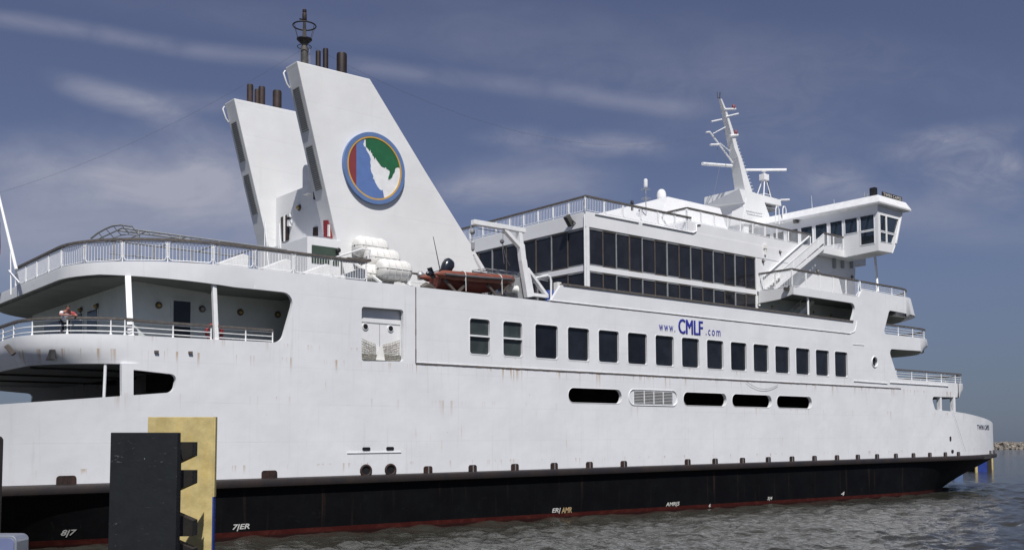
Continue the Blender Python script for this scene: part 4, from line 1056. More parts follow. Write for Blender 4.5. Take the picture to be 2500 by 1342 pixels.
# radar
rd = bpy.data.objects.new('radar', None); COL.objects.link(rd); rd.parent = FR
YR = YC
b_ = P(*mz(848, 1030), y=YR); h_ = P(*mz(848, 900), y=YR); g_ = P(*mz(848, 850), y=YR); top_ = P(*mz(848, 815), y=YR)
mb = MB()
for sx, sy in ((-.75, -.4), (.45, -.4), (-.75, .5), (.45, .5)): mb.tube([(b_.x + sx, YR + sy, b_.z - .4), (b_.x + sx * .25, YR + sy * .3, h_.z)], .05, 6)
for k in (.35,): mb.tube([(b_.x - .62, YR - .35, b_.z), (b_.x + .38, YR - .35, b_.z), (b_.x + .38, YR + .42, b_.z), (b_.x - .62, YR + .42, b_.z)], .035, 5, closed=True)
mb.build('radar_legs', M_rail, rd, smooth=60)
mb = MB(); mb.box((b_.x - .45, YR - .3, h_.z), (b_.x + .3, YR + .3, g_.z + .05)); mb.lathe((b_.x - .05, YR, g_.z + .05), [(.15, 0), (.1, .2), (.28, .3)], 10); mb.build('radar_motor', M_white, rd, bevel=.04)
VR0 = Vector((math.cos(AZ), -math.sin(AZ), 0)); ra, rb_ = P(*mz(680, 815), y=YR), P(*mz(1058, 812), y=YR); mb = MB(); cR = Vector((b_.x - .05, YR, top_.z + .12)); mb.beam(cR - VR0 * 2.1, cR + VR0 * 2.1, .22, .22); mb.build('radar_scanner', M_white, rd, bevel=.04)
mb = MB(); mb.tube([P(*mz(a, b), y=YR + .1) for a, b in ((858, 890), (875, 915), (882, 960), (880, 1035))], .05, 6); mb.build('radar_cable', M_black, rd)

# ================================================================== wheelhouse
wh = bpy.data.objects.new('wheelhouse', None); COL.objects.link(wh); wh.parent = FR
WXp = 77.22; YW0, YW1 = 44.0, 2 * YC - 44.0
def pt(x, y, z): return Vector((x, y, z))
# floor of the wing (tapering under-side)
mb = MB(); mb.prism([(WXp + .02, YW0 + .02, 19.81), (WXp + .02, 47.15, 19.67), (WXp + .02, 48.1, 19.63), (WXp + .02, 48.1, 20.3), (WXp + .02, YW0 + .02, 20.3)], (2.1, 0, 0)); mb.build('wing_floor', M_sup, wh)
mb = MB(); mb.box((WXp, 48.1, 19.62), (82.2, YW1, 20.3)); mb.build('wheelhouse_floor', M_sup, wh)
# aft wall with window openings, as a plate in (y,z)
afw = [(44.34, 45.60, 20.46, 21.52), (44.34, 45.60, 21.66, 22.90)]
ys = [45.88, 47.30, 48.76, 50.22, 51.68, 53.14, 54.6]
for yy in ys: afw.append((yy, yy + 1.17, 21.62 if yy < 47 else 20.9, 22.90))
mb = MB(); plate(mb, [(YW0, 19.80), (47.15, 19.66), (YW1, 19.7), (YW1, 23.7), (YW0, 23.7)], [[(a, c), (b, c), (b, d_), (a, d_)] for a, b, c, d_ in afw], lambda u, v, d: (WXp + d, u, v), .14, 2.0)
mb.build('aft_wall', M_sup, wh)
for a, b, c, d_ in afw:
    mb = MB(); plate(mb, [(a - .04, c - .04), (b + .04, c - .04), (b + .04, d_ + .04), (a - .04, d_ + .04)], [[(a + .02, c + .02), (b - .02, c + .02), (b - .02, d_ - .02), (a + .02, d_ - .02)]], lambda u, v, d: (WXp - .03 + d, u, v), .05, 9, False)
    f = mb.build('wheelhouse_window', M_white, wh); m2 = MB(); m2.box((WXp + .05, a, c), (WXp + .07, b, d_)); m2.build('pane', M_glassW, f)
# outboard wall: trapezoid leaning forward
ob = [(WXp + .14, 19.80), (79.35, 19.84), (80.95, 22.7), (81.35, 23.7), (WXp + .14, 23.7)]
holes = [[(77.55, 20.58), (78.45, 20.62), (78.45, 21.38), (77.55, 21.38)], [(78.62, 20.62), (79.35, 20.64), (79.80, 21.38), (78.62, 21.38)],
         [(77.55, 21.52), (78.45, 21.52), (78.45, 22.85), (77.55, 22.85)], [(78.62, 21.52), (79.88, 21.52), (80.6, 22.85), (78.62, 22.85)]]
mb = MB(); plate(mb, ob, holes, lambda x, z, d: (x, YW0 + d, z), .14, 2.0); mb.build('outboard_wall', M_sup, wh)
for h_q in holes:
    cxq = sum(q[0] for q in h_q) / 4; czq = sum(q[1] for q in h_q) / 4
    big = [(cxq + (x - cxq) * 1.06, czq + (z - czq) * 1.05) for x, z in h_q]; sm = [(cxq + (x - cxq) * .96, czq + (z - czq) * .96) for x, z in h_q]
    mb = MB(); plate(mb, big, [sm], lambda x, z, d: (x, YW0 - .03 + d, z), .05, 9, False); f = mb.build('wheelhouse_window', M_white, wh)
    m2 = MB(); plate(m2, big, [], lambda x, z, d: (x, YW0 + .05 + d, z), .02, 9, False); m2.build('pane', M_glassW, f)
# forward slanted wall: frame with big panes
mb = MB(); mb.add([(79.35, YW0, 19.84), (79.35, YW1, 19.84), (79.95, YW1, 20.75), (79.95, YW0, 20.75), (79.5, YW0, 19.84), (79.5, YW1, 19.84), (80.1, YW1, 20.75), (80.1, YW0, 20.75)], [(0, 1, 2, 3), (7, 6, 5, 4), (0, 4, 5, 1), (2, 6, 7, 3)])
mb.build('front_sill', M_sup, wh)
mb = MB()
for k in range(17): y = YW0 + (YW1 - YW0) * k / 16; mb.beam((80.0, y, 20.7), (81.2, y, 23.7), .14, .12)
mb.build('front_mullions', M_white, wh)
# roof with sloping fascia
rx0, rx1 = WXp - .35, 82.9
mb = MB()
def ringr(o, z, fx=0): return [(WXp - o, YW0 - o, z), (81.5 + o + fx, YW0 - o, z), (81.5 + o + fx, YW1 + o, z), (WXp - o, YW1 + o, z)]
rows = [ringr(-.1, 23.6), ringr(.42, 23.66), ringr(.45, 23.78), ringr(.12, 24.42), ringr(-.5, 24.46)]
mb.strip(rows, closed=True); mb.add(rows[-1], [(0, 1, 2, 3)]); mb.add(rows[0], [(3, 2, 1, 0)]); mb.build('wheelhouse_roof', M_white, wh)
# equipment inside and on top
mb = MB(); mb.box((78.2, 44.8, 20.3), (78.9, 46.2, 21.4)); mb.box((79.3, 49, 20.3), (80.0, 60, 21.3)); mb.build('console', M_ceil, wh)
p = P(2134, 480, y=44.8); mb = MB(); mb.box((p.x - .22, 44.6, 24.4), (p.x + .22, 45.1, 25.35)); mb.build('stub_funnel', M_black, wh, bevel=.05)
mb = MB(); q0 = P(2110, 478, y=46.5); mb.tube([(q0.x, 46.5, 24.4), (q0.x, 46.5, 25.5)], .05, 6); mb.tube([(q0.x, 46.5, 25.0), (q0.x + .5, 46.5, 25.15), (q0.x + .5, 46.5, 25.45)], .04, 6); mb.tube([(q0.x - .4, 46.5, 24.9), (q0.x, 46.5, 24.8)], .03, 5); mb.build('wind_gauge', M_grey, wh)
for (a, b, yy) in ((2083, 490, 47.5), (2054, 497, 48.5), (2029, 503, 49.6)):
    q = P(a, b, y=yy); mb = MB(); mb.lathe((q.x, yy, 24.4), [(.03, 0), (.03, .3), (.12, .32), (.12, .42), (.04, .5)], 10); mb.build('gps_antenna', M_white, wh, smooth=50)
for a, t in ((1983, 478), (2038, 487)):
    q = P(a, 500, y=50.5); tt = P(a - 2, t, y=50.5); mb = MB(); mb.tube([(q.x, 50.5, 24.3), (tt.x, 50.5, tt.z)], [.025, .012], 5); mb.build('whip_antenna', M_rail, wh)
# name board on the roof edge
na, nb = P(2150, 487, y=43.95), P(2186, 497, y=43.95)
mb = MB(); mb.box((78.0, 43.98, 24.45), (81.2, 44.03, 24.85)); mb.build('name_board', M_brk, wh)
tn = text_mesh('board_lettering', 'TWIN CAPES', M_mark, 2.9, .26, parent=wh, off=.01); place_text(tn, 78.15, 24.52, lambda x, z: 43.98)
# floodlight / loudhailer and boarding hoops
q = P(1943, 540, x=WXp - .2); mb = MB(); mb.beam(q + Vector((-.1, .2, 0)), q + Vector((.1, -.2, 0)), .35, .3); mb.tube([q, q + Vector((.2, -.25, .1))], .05, 5); mb.build('loudhailer', M_dark2, wh)
mb = MB()
for a in (1898, 1915):
    q0 = P(a - 4, 545, y=53.0); q1 = P(a - 4, 510, y=53.0); w = .38
    mb.tube([q0, q1, q1 + Vector((.12, 0, .25)), q1 + Vector((.36, 0, .25)), q1 + Vector((w + .12, 0, 0)), q0 + Vector((w + .12, 0, 0))], .05, 6)
mb.build('boarding_hoops', M_rail, wh, smooth=60)
# wing strut
mb = MB(); mb.tube([P(2143.5, 712, y=45.1), P(2136.5, 628, y=45.9)], .10, 8); mb.build('wing_strut', M_rail, wh, smooth=60)
# landing and stairs
mb = MB(); mb.box((74.1, 47.15, 19.68), (WXp - .01, 48.09, 20.28)); mb.build('stair_landing', M_sup, FR)
gate_rail([(74.2, 47.2), (77.15, 47.2)], 20.3, 2, h=1.0)
st0, st1 = Vector((66.9, 47.15, 15.92)), Vector((74.1, 47.15, 20.28))
for nm, yy in (('stair_stringer', 47.15), ('stair_stringer', 48.0)):
    mb = MB(); mb.beam((st0.x, yy, st0.z + .05), (st1.x, yy, st1.z - .12), .06, .30); mb.build(nm, M_white, FR)
mb = MB()
for k in range(20): t = (k + .5) / 20; mb.box((st0.x + (st1.x - st0.x) * t - .14, 47.18, st0.z + (st1.z - st0.z) * t - .02), (st0.x + (st1.x - st0.x) * t + .14, 47.98, st0.z + (st1.z - st0.z) * t + .02))
mb.build('stair_treads', M_grey, FR)
mb = MB(); up = Vector((0, 0, 1.0)); a = st0 + Vector((1.0, 0, .6)); b = st1
mb.tube([st0 + up, st1 + up], .035, 6); mb.add([(a.x, 47.16, a.z + .22), (b.x, 47.16, b.z + .22), (b.x, 47.16, b.z + .95), (a.x, 47.16, a.z + .95), (a.x, 47.19, a.z + .22), (b.x, 47.19, b.z + .22), (b.x, 47.19, b.z + .95), (a.x, 47.19, a.z + .95)], [(0, 1, 2, 3), (7, 6, 5, 4), (0, 4, 5, 1), (2, 6, 7, 3), (1, 5, 6, 2), (0, 3, 7, 4)])
for t in (.15, .4, .65, .9): q = st0.lerp(st1, t); mb.tube([q, q + up], .03, 5)
mb.build('stair_side_screen', M_white, FR)
mb = MB(); r0, r1 = P(1864, 675, y=48.02), P(1975, 577, y=48.02); mb.tube([r0, r1], .07, 6); mb.build('stair_handrail', M_rail, FR)
# second stair down to the boat deck
mb = MB(); s0, s1 = P(1928, 760, y=47.0), P(1975, 722, y=47.0); s0 = Vector((67.6, 47.0, 12.6)); s1 = Vector((72.2, 47.0, 15.5)); mb.beam(s0, s1, .06, .35); mb.beam(s0 + Vector((0, .9, 0)), s1 + Vector((0, .9, 0)), .06, .35)
for k in range(14): t = (k + .5) / 14; c_ = s0.lerp(s1, t); mb.box((c_.x - .14, 47.03, c_.z - .02), (c_.x + .14, 47.87, c_.z + .02))
mb.tube([s0 + up, s1 + up], .03, 6)
for t in (.1, .35, .6, .85): q = s0.lerp(s1, t); mb.tube([q, q + up], .025, 5)
mb.build('lower_stair', M_white, FR)
mb = MB(); x = P(1974, 750, y=45.2).x; mb.tube([(x, 45.25, 15.55), (x, 45.25, 12.5)], .09, 8); mb.build('platform_pillar', M_rail, FR, smooth=60)
# platform aft face
mb = MB(); mb.prism([(66.30, 45.0, 15.32), (66.30, 45.0, 15.9), (66.30, 48.1, 15.9), (66.30, 48.1, 14.95), (66.3, 46.2, 15.05)], (.12, 0, 0)); mb.build('platform_fascia', M_sup, FR)
p = P(1922, 705, x=66.2); mb = MB(); mb.beam(p + Vector((0, .25, .05)), p + Vector((0, -.15, -.05)), .25, .25); mb.tube([p, p + Vector((0, -.2, .25))], .06, 5); mb.build('camera_light', M_dark2, FR)
# wall fittings on the bridge house and boat deck house
for a, b, s_ in ((1863, 637, .7), (1904, 615, .7), (1995, 662, .7), (2080, 676, .7)):
    p = P(a, b, y=LY); lamp(p.x, LY + .03, p.z, 'y', s_, M_grey)
p = P(1867, 606, y=LY); mb = MB(); mb.box((p.x - .2, LY - .15, p.z - .05), (p.x + .2, LY + .04, p.z + .3)); mb.box((p.x - .12, LY - .12, p.z - .55), (p.x + .08, LY + .04, p.z - .1)); mb.build('siren', M_raft, FR, bevel=.02)
for a, b in ((1886, 749), (1912, 729), (1987, 762), (2030, 769)):
    p = P(a, b, y=LY); lamp(p.x, LY + .14 if a > 1950 else LY + .14, p.z, 'y', .7)
p = P(1852, 745, y=LY); lamp(LX1 + .2, LY + .1, p.z, 'y', .7, M_white)
mb = MB()
for a in (2040, 2060, 2082): p = P(a, 640, y=47.9); mb.box((p.x - .18, 47.95, p.z - .5), (p.x + .18, 48.12, p.z + .5))
mb.build('vent_box', M_grey, FR, bevel=.03)

# ================================================================== things on the boat deck
# lockers and clutter behind the after rail
for i, x in enumerate((20.6, 22.9, 25.2, 27.3)):
    mb = MB(); mb.prism([(x, 45.9, 12.54), (x + 1.5, 45.9, 12.54), (x + 1.5, 45.9, 13.45), (x + 1.2, 45.9, 13.5), (x, 45.9, 12.95)], (0, .9, 0)); mb.build('deck_locker', M_white, FR, bevel=.04)
mb = MB()
FX0, FZ = 17.35, 14.86
for x in (18.2, 20.3, 22.4, 24.5):
    for y in (50.0, 53.5): mb.tube([(x, y, 12.54), (x, y, FZ)], .045, 6)
for y in (50.0, 50.7, 53.5): mb.tube([(FX0, y, FZ), (26.3, y, FZ - .05)], .05, 6)
for x in (17.4, 18.6, 20.7, 22.8, 24.9): mb.tube([(x, 50, FZ), (x, 53.5, FZ)], .035, 6)
for i in range(8):
    x = 17.4 + i * 1.1; mb.tube([(x, 50, FZ), (x + .55, 50.7, FZ), (x + 1.1, 50, FZ)], .02, 4)
hoop = [P(a_, b_, x=x_) for a_, b_, x_ in ((322, 553, 17.35), (296, 549, 17.2), (276, 551, 17.0), (258, 558, 16.8), (240, 568, 16.6), (222, 582, 16.4))]
mb.tube(hoop, .05, 6); mb.tube([q + Vector((.5, .3, -.35)) for q in hoop[:-1]], .03, 5)
for q in hoop[:-1]: mb.tube([q, q + Vector((.5, .3, -.35))], .025, 4)
mb.build('awning_frame', M_galv, FR)
for x in (18.0, 19.3, 20.6, 21.9, 23.2):
    for y in (51.2,):
        mb = MB(); mb.lathe((x, y, 13.05), [(.10, 0), (.14, .05), (.14, .3), (.05, .36)], 10); o = mb.build('bench_lamp', M_brass, FR, smooth=50)
mb = MB()
for y in (49.5, 51.3, 53): mb.tube([(16.6, y, 13.0), (26, y, 13.0)], .03, 5); mb.tube([(16.6, y, 13.45), (26, y, 13.45)], .03, 5)
mb.build('bench_frames', M_galv, FR)
# cradle of the rafts, end hoop of the rail
mb = MB(); mb.beam((29.0, 45.3, 12.62), (31.6, 45.3, 12.62), .12, .12); mb.beam((29.3, 45.2, 12.7), (29.3, 48.0, 14.2), .12, .12); mb.beam((31.2, 45.2, 12.7), (31.2, 48.0, 14.2), .12, .12); mb.beam((29.3, 48.0, 12.5), (29.3, 48.0, 14.2), .1, .1); mb.beam((31.2, 48.0, 12.5), (31.2, 48.0, 14.2), .1, .1); mb.build('raft_cradle', M_rail, FR)
mb = MB(); mb.tube([(28.4, 45.12, 13.7), (28.55, 45.12, 14.35), (28.2, 45.3, 14.4), (27.0, 46.2, 13.9)], .05, 6); mb.build('rail_hoop', M_rail, FR, smooth=60)
mb = MB(); mb.beam((27.2, 45.5, 13.75), (28.6, 45.5, 13.80), .9, .14); mb.build('fish_box', M_cap, FR, bevel=.03)
# inner rail behind the boat
gate_rail([(31.0, 47.9), (40.5, 47.9)], 12.54, 5, h=.9, cap=False)
mb = MB(); mb.tube([(31.2, 46.9, 13.75), (33.5, 46.9, 13.75)], .06, 6); mb.build('deck_pipe', M_cap, FR)
p = P(1026, 672, y=46.9); mb = MB(); mb.lathe((p.x, 46.9, p.z - .25), [(.16, 0), (.17, .2), (.22, .24), (.22, .36), (.1, .48)], 12); mb.build('deck_vent', M_galv, FR, smooth=50)
# canvas bundle on the edge
mb = MB(); pts = [P(1028, 700, y=45.2), P(1040, 697, y=45.2), P(1050, 702, y=45.2), P(1062, 705, y=45.2)]; mb.tube(pts, [.08, .2, .22, .06], 7); mb.build('mooring_fender', M_brown, FR, smooth=60)
p = P(1007, 699, y=45.15); mb = MB(); mb.lathe((p.x, 45.25, p.z - .1), [(.2, -.15), (.2, 0), (.12, .12), (.03, .16)], 12); mb.build('mushroom_vent', M_grey, FR, smooth=50)

# --- boat cradle and davit (part of the ship)
dv = bpy.data.objects.new('davit', None); COL.objects.link(dv); dv.parent = FR
DY = 45.75
D = lambda a, b, y=DY: P(1000 + a / 5.592, 520 + b / 5.592, y=y)
mb = MB(); mb.beam(D(1620, 1150), D(1540, 640), .34, .40); mb.beam(D(1540, 660), D(1515, 430), .33, .38); mb.beam(D(1520, 470), D(1490, 245), .32, .26); mb.build('davit_post', M_white, dv, bevel=.02)
mb = MB(); mb.beam(D(1560, 245), D(1240, 185), .37, .26); mb.beam(D(1250, 190), D(862, 125), .36, .28); mb.build('davit_arm', M_white, dv, bevel=.02)
mb = MB(); mb.beam(D(1290, 225), D(1500, 460), .30, .22); mb.build('davit_brace', M_white, dv, bevel=.02)
mb = MB(); mb.beam(D(1600, 760), D(1870, 1130), .28, .18); mb.beam(D(1640, 1110), D(1880, 1140), .26, .20); mb.beam(D(1600, 760), D(1670, 1140), .29, .2); mb.build('davit_foot', M_white, dv, bevel=.02)
mb = MB(); mb.tube([D(835, 170), D(850, 260), D(850, 350), D(862, 420)], .04, 5); mb.lathe(D(855, 255), [(.1, -.15), (.16, -.05), (.16, .08), (.08, .16)], 10); mb.lathe(D(862, 450), [(.05, -.3), (.1, -.2), (.1, .2), (.05, .3)], 8); mb.build('davit_hook', M_galv, dv)
mb = MB(); mb.tube([D(1275, 270), D(1270, 500), D(1290, 690)], .02, 4); mb.tube([D(1275, 430), D(1310, 600), D(1370, 720)], .02, 4); mb.lathe(D(1262, 388), [(.04, -.14), (.13, -.06), (.13, .06), (.04, .14)], 10); mb.tube([D(930, 210), D(1290, 270)], .02, 4); mb.build('davit_falls', M_cable, dv)
mb = MB(); mb.tube([D(865, 560), D(880, 580), D(990, 790)], .05, 5); mb.tube([D(875, 600), D(970, 800)], .03, 4); mb.build('boat_stay', M_rail, dv)
mb = MB(); a, b = D(1470, 860), D(1640, 1190); mb.box((a.x, DY + .3, 12.5), (b.x, DY + 1.0, a.z)); mb.build('winch_locker', M_grey, dv, bevel=.05)
mb = MB(); c_ = D(1415, 1040, DY + .2); mb.lathe((c_.x, c_.y, c_.z), [(.16, -.3), (.26, -.25), (.2, -.2), (.2, .2), (.26, .25), (.16, .3)], 14, 'x'); mb.build('winch_drum', M_raft, dv, smooth=40)
mb = MB(); mb.tube([D(1700, 890), D(1880, 850), D(1915, 870), D(1930, 930), D(1930, 1220)], .065, 8); mb.build('guard_hoop', M_rail, dv, smooth=60)
mb = MB(); a, b = D(1985, 945), D(2040, 1200); mb.box((a.x, 45.5, 12.55), (b.x, 45.9, a.z)); mb.build('control_box', M_raft, dv, bevel=.03)
for x0_, x1_ in ((33.5, 35.3), (36.6, 38.2)):
  for yy in (45.3, 46.5):
    mb = MB()
    mb.beam((x0_, yy, 13.3), ((x0_ + x1_) / 2, yy, 12.6), .12, .14); mb.beam((x1_, yy, 13.45), ((x0_ + x1_) / 2, yy, 12.6), .12, .14)
    mb.build('boat_chock', M_brown, dv)
mb = MB(); ax0, ax1 = P(1180, 648, y=47).x, P(1335, 660, y=47).x
for y in (46.9, 47.5, 48.1): mb.tube([(ax0, y, 14.55), (ax1, y, 14.6)], .04, 5)
for k in range(9): x = ax0 + (ax1 - ax0) * k / 8; mb.tube([(x, 46.9, 14.55), (x, 48.1, 14.6)], .025, 4)
for x in (ax0 + .5, ax1 - .6): mb.tube([(x, 47.2, 12.5), (x, 47.2, 14.55)], .04, 5)
for y in (46.9, 48.1): mb.tube([(ax0, y, 14.25), (ax1, y, 14.3)], .03, 5)
mb.build('pipe_rack', M_galv, FR)

# ================================================================== free things carried on the ship (top level)
def on_ship(o, p):             # place a top-level object by ship coordinates
    c, s = math.cos(TR), math.sin(TR)
    o.location = (p[0] * c - p[2] * s, p[1], p[0] * s + p[2] * c); o.rotation_euler = (0, -TR, 0)
def top_mesh(o, label, cat, group=None):   # mesh drawn in ship coordinates -> top level
    me = o.data; co = [v.co.copy() for v in me.vertices]; c = sum(co, Vector()) / len(co); c.z = min(v.z for v in co)
    me.transform(Matrix.Translation(-c)); on_ship(o, c); o['label'] = label; o['category'] = cat
    if group: o['group'] = group
top_mesh(LIFEBUOY, 'red lifebuoy hung on the promenade rail by the second white pillar', 'lifebuoy')
top_mesh(FLAG, 'red flag hanging from the stern flagstaff at the left edge', 'flag')

def raft(label):
    t = empty('life_raft', label, 'life raft', group='life raft canisters racked at the foot of the near funnel')
    r, L = .56, 1.0
    prof = [(.05, -L), (.34, -L + .02), (.50, -L + .12), (r, -L + .3), (r, L - .3), (.50, L - .12), (.34, L - .02), (.05, L)]
    n = 24
    for nm, a0, a1 in (('upper_shell', 0, 180), ('lower_shell', 180, 360)):
        mb = MB(); rows = []
        for rr, h in prof: rows.append([(h, rr * math.cos(R(a0 + (a1 - a0) * k / n)), rr * math.sin(R(a0 + (a1 - a0) * k / n)) + r + (.012 if a0 == 0 else -.012)) for k in range(n + 1)])
        mb.strip(rows); mb.build(nm, M_raft, t, smooth=40)
    for x in (-.62, -.2, .2, .62):
        mb = MB(); mb.tube([(x, (r + .015) * math.cos(R(a)), r + (r + .015) * math.sin(R(a))) for a in range(0, 360, 15)], .028, 4, closed=True); mb.build('strap', M_strap, t)
    mb = MB(); mb.tube([(-L + .2, -r - .0, r), (L - .2, -r - .0, r)], .03, 5); mb.build('joint_rim', M_strap, t)
    return t
labs = ['white life raft canister lowest and outermost on the raft rack', 'white life raft canister in the middle tier of the raft rack', 'white life raft canister on the top tier of the rack, nearest the funnel', 'white life raft canister tucked behind the lowest one on the rack']
r0 = raft(labs[0]); on_ship(r0, (30.45, 45.75, 12.98))
for l_, q in ((labs[1], (30.35, 46.75, 13.72)), (labs[2], (30.1, 47.55, 14.45)), (labs[3], (29.9, 46.55, 12.75))):
    c_ = copy_tree(r0); c_['label'] = l_; on_ship(c_, q)

# rescue boat
t = empty('rescue_boat', 'orange inflatable rescue boat with a navy outboard, lashed on chocks beside the davit', 'boat'); on_ship(t, (35.9, 46.0, 12.75)); ang_t = 0
t.rotation_euler = (0, -TR - R(1.0), 0)
rt, hwid, L0, L1 = .27, .72, -2.6, 3.0
side = [(-3.1, -hwid, .86), (L0 + .1, -hwid, .86), (-1.5, -hwid, .86), (0, -hwid, .88), (1.6, -hwid, .92), (2.4, -.55, .98), (2.85, -.25, 1.03), (2.95, 0, 1.05)]
full = side + [(x, -y, z) for x, y, z in reversed(side[:-1])]
rr = [.02, .24] + [rt] * (len(full) - 4) + [.24, .02]
mb = MB(); mb.tube(full, rr, 12); mb.build('inflatable_tube', M_rib, t, smooth=70)
for s_ in (1, -1):
    mb = MB(); mb.tube([(x, (y - .27) * s_ if abs(y) > .3 else y * s_ * 1.6, z - .02) for x, y, z in side[1:7]], .075, 8); mb.build('rubbing_strake', M_ribd, t, smooth=60)
mb = MB(); rows = []
for x, w, k in ((-2.5, .62, .0), (-1.2, .64, .0), (.4, .60, .02), (1.6, .42, .14), (2.5, .12, .42)):
    rows.append([(x, -w, .78 + k * .3), (x, -w * .85, .45 + k * .6), (x, 0, .05 + k * 1.4), (x, w * .85, .45 + k * .6), (x, w, .78 + k * .3)])
mb.strip(rows); mb.add(rows[0], [(0, 1, 2, 3, 4)]); mb.add([rows[i][0] for i in range(5)] + [rows[i][4] for i in range(4, -1, -1)], [tuple(range(10))]); mb.build('boat_hull', M_ribh, t, smooth=30)
om = bpy.data.objects.new('outboard_motor', None); COL.objects.link(om); om.parent = t
mb = MB(); c_ = Vector((-1.70, -.15, 1.50)); rows = []
for h, a, b, dx in ((-.46, .22, .20, .0), (-.32, .31, .27, .0), (-.08, .37, .30, 0), (.18, .37, .30, -.0), (.34, .28, .22, -.0), (.42, .08, .08, 0)):
    u_ = Vector((.62, 0, .78)); w_ = Vector((.78, 0, -.62)); rows.append([tuple(c_ + u_ * h + w_ * (dx + a * math.cos(R(q))) + Vector((0, b * math.sin(R(q)), 0))) for q in range(0, 360, 24)])
mb.strip(rows, closed=True); mb.build('motor_cowl', M_motor, om, smooth=70)
mb = MB(); rows = [[(x + w * math.cos(R(q)), .09 * math.sin(R(q)), z + .5 * w * math.sin(R(q + 90))) for q in range(0, 360, 40)] for x, z, w in ((-1.8, 1.38, .28), (-2.2, 1.22, .26), (-2.6, 1.06, .22), (-2.95, .96, .16))]
mb.strip(rows, closed=True); mb.beam((-2.95, -.1, 1.28), (-2.65, -.1, .72), .40, .06); mb.lathe((-2.95, -.1, .95), [(.03, -.24), (.14, -.12), (.16, .12), (.05, .3)], 12, 'x'); mb.beam((-2.1, -.1, 1.25), (-1.75, -.1, .72), .3, .25); mb.build('motor_leg', M_motor, om, smooth=40)
mb = MB(); mb.tube([(-2.05, .1, 1.2), (-2.5, .1, 3.1)], [.03, .018], 5); mb.build('boat_aerial', M_black, t)
mb = MB()
for x in (-1.1, 1.55): mb.tube([(x, (.72 + .32 * math.cos(R(a))) * 1.0 * -1 if True else 0, .86 + .31 * math.sin(R(a))) for a in range(-60, 121, 20)] , .03, 4); mb.tube([(x, -1.02, .9), (x + .02, -1.0, .0)], .03, 4)
mb.build('lashing', M_strap, t)
mb = MB(); mb.box((-.9, -.25, .85), (-.3, .25, 1.12)); mb.box((-1.75, -.2, .85), (-1.5, .2, 1.16)); mb.build('boat_thwart', M_ribd, t)
# blue drum with red top by the davit
mb = MB(); a = D(1910, 1040, 46.1); mb.lathe((a.x, 46.1, 12.55), [(.26, 0), (.28, .3), (.28, .95), (.24, 1.0)], 16); o = mb.build('drum', M_dblue, None, smooth=40); top_mesh(o, 'blue plastic drum standing beside the white guard hoop of the davit', 'drum')

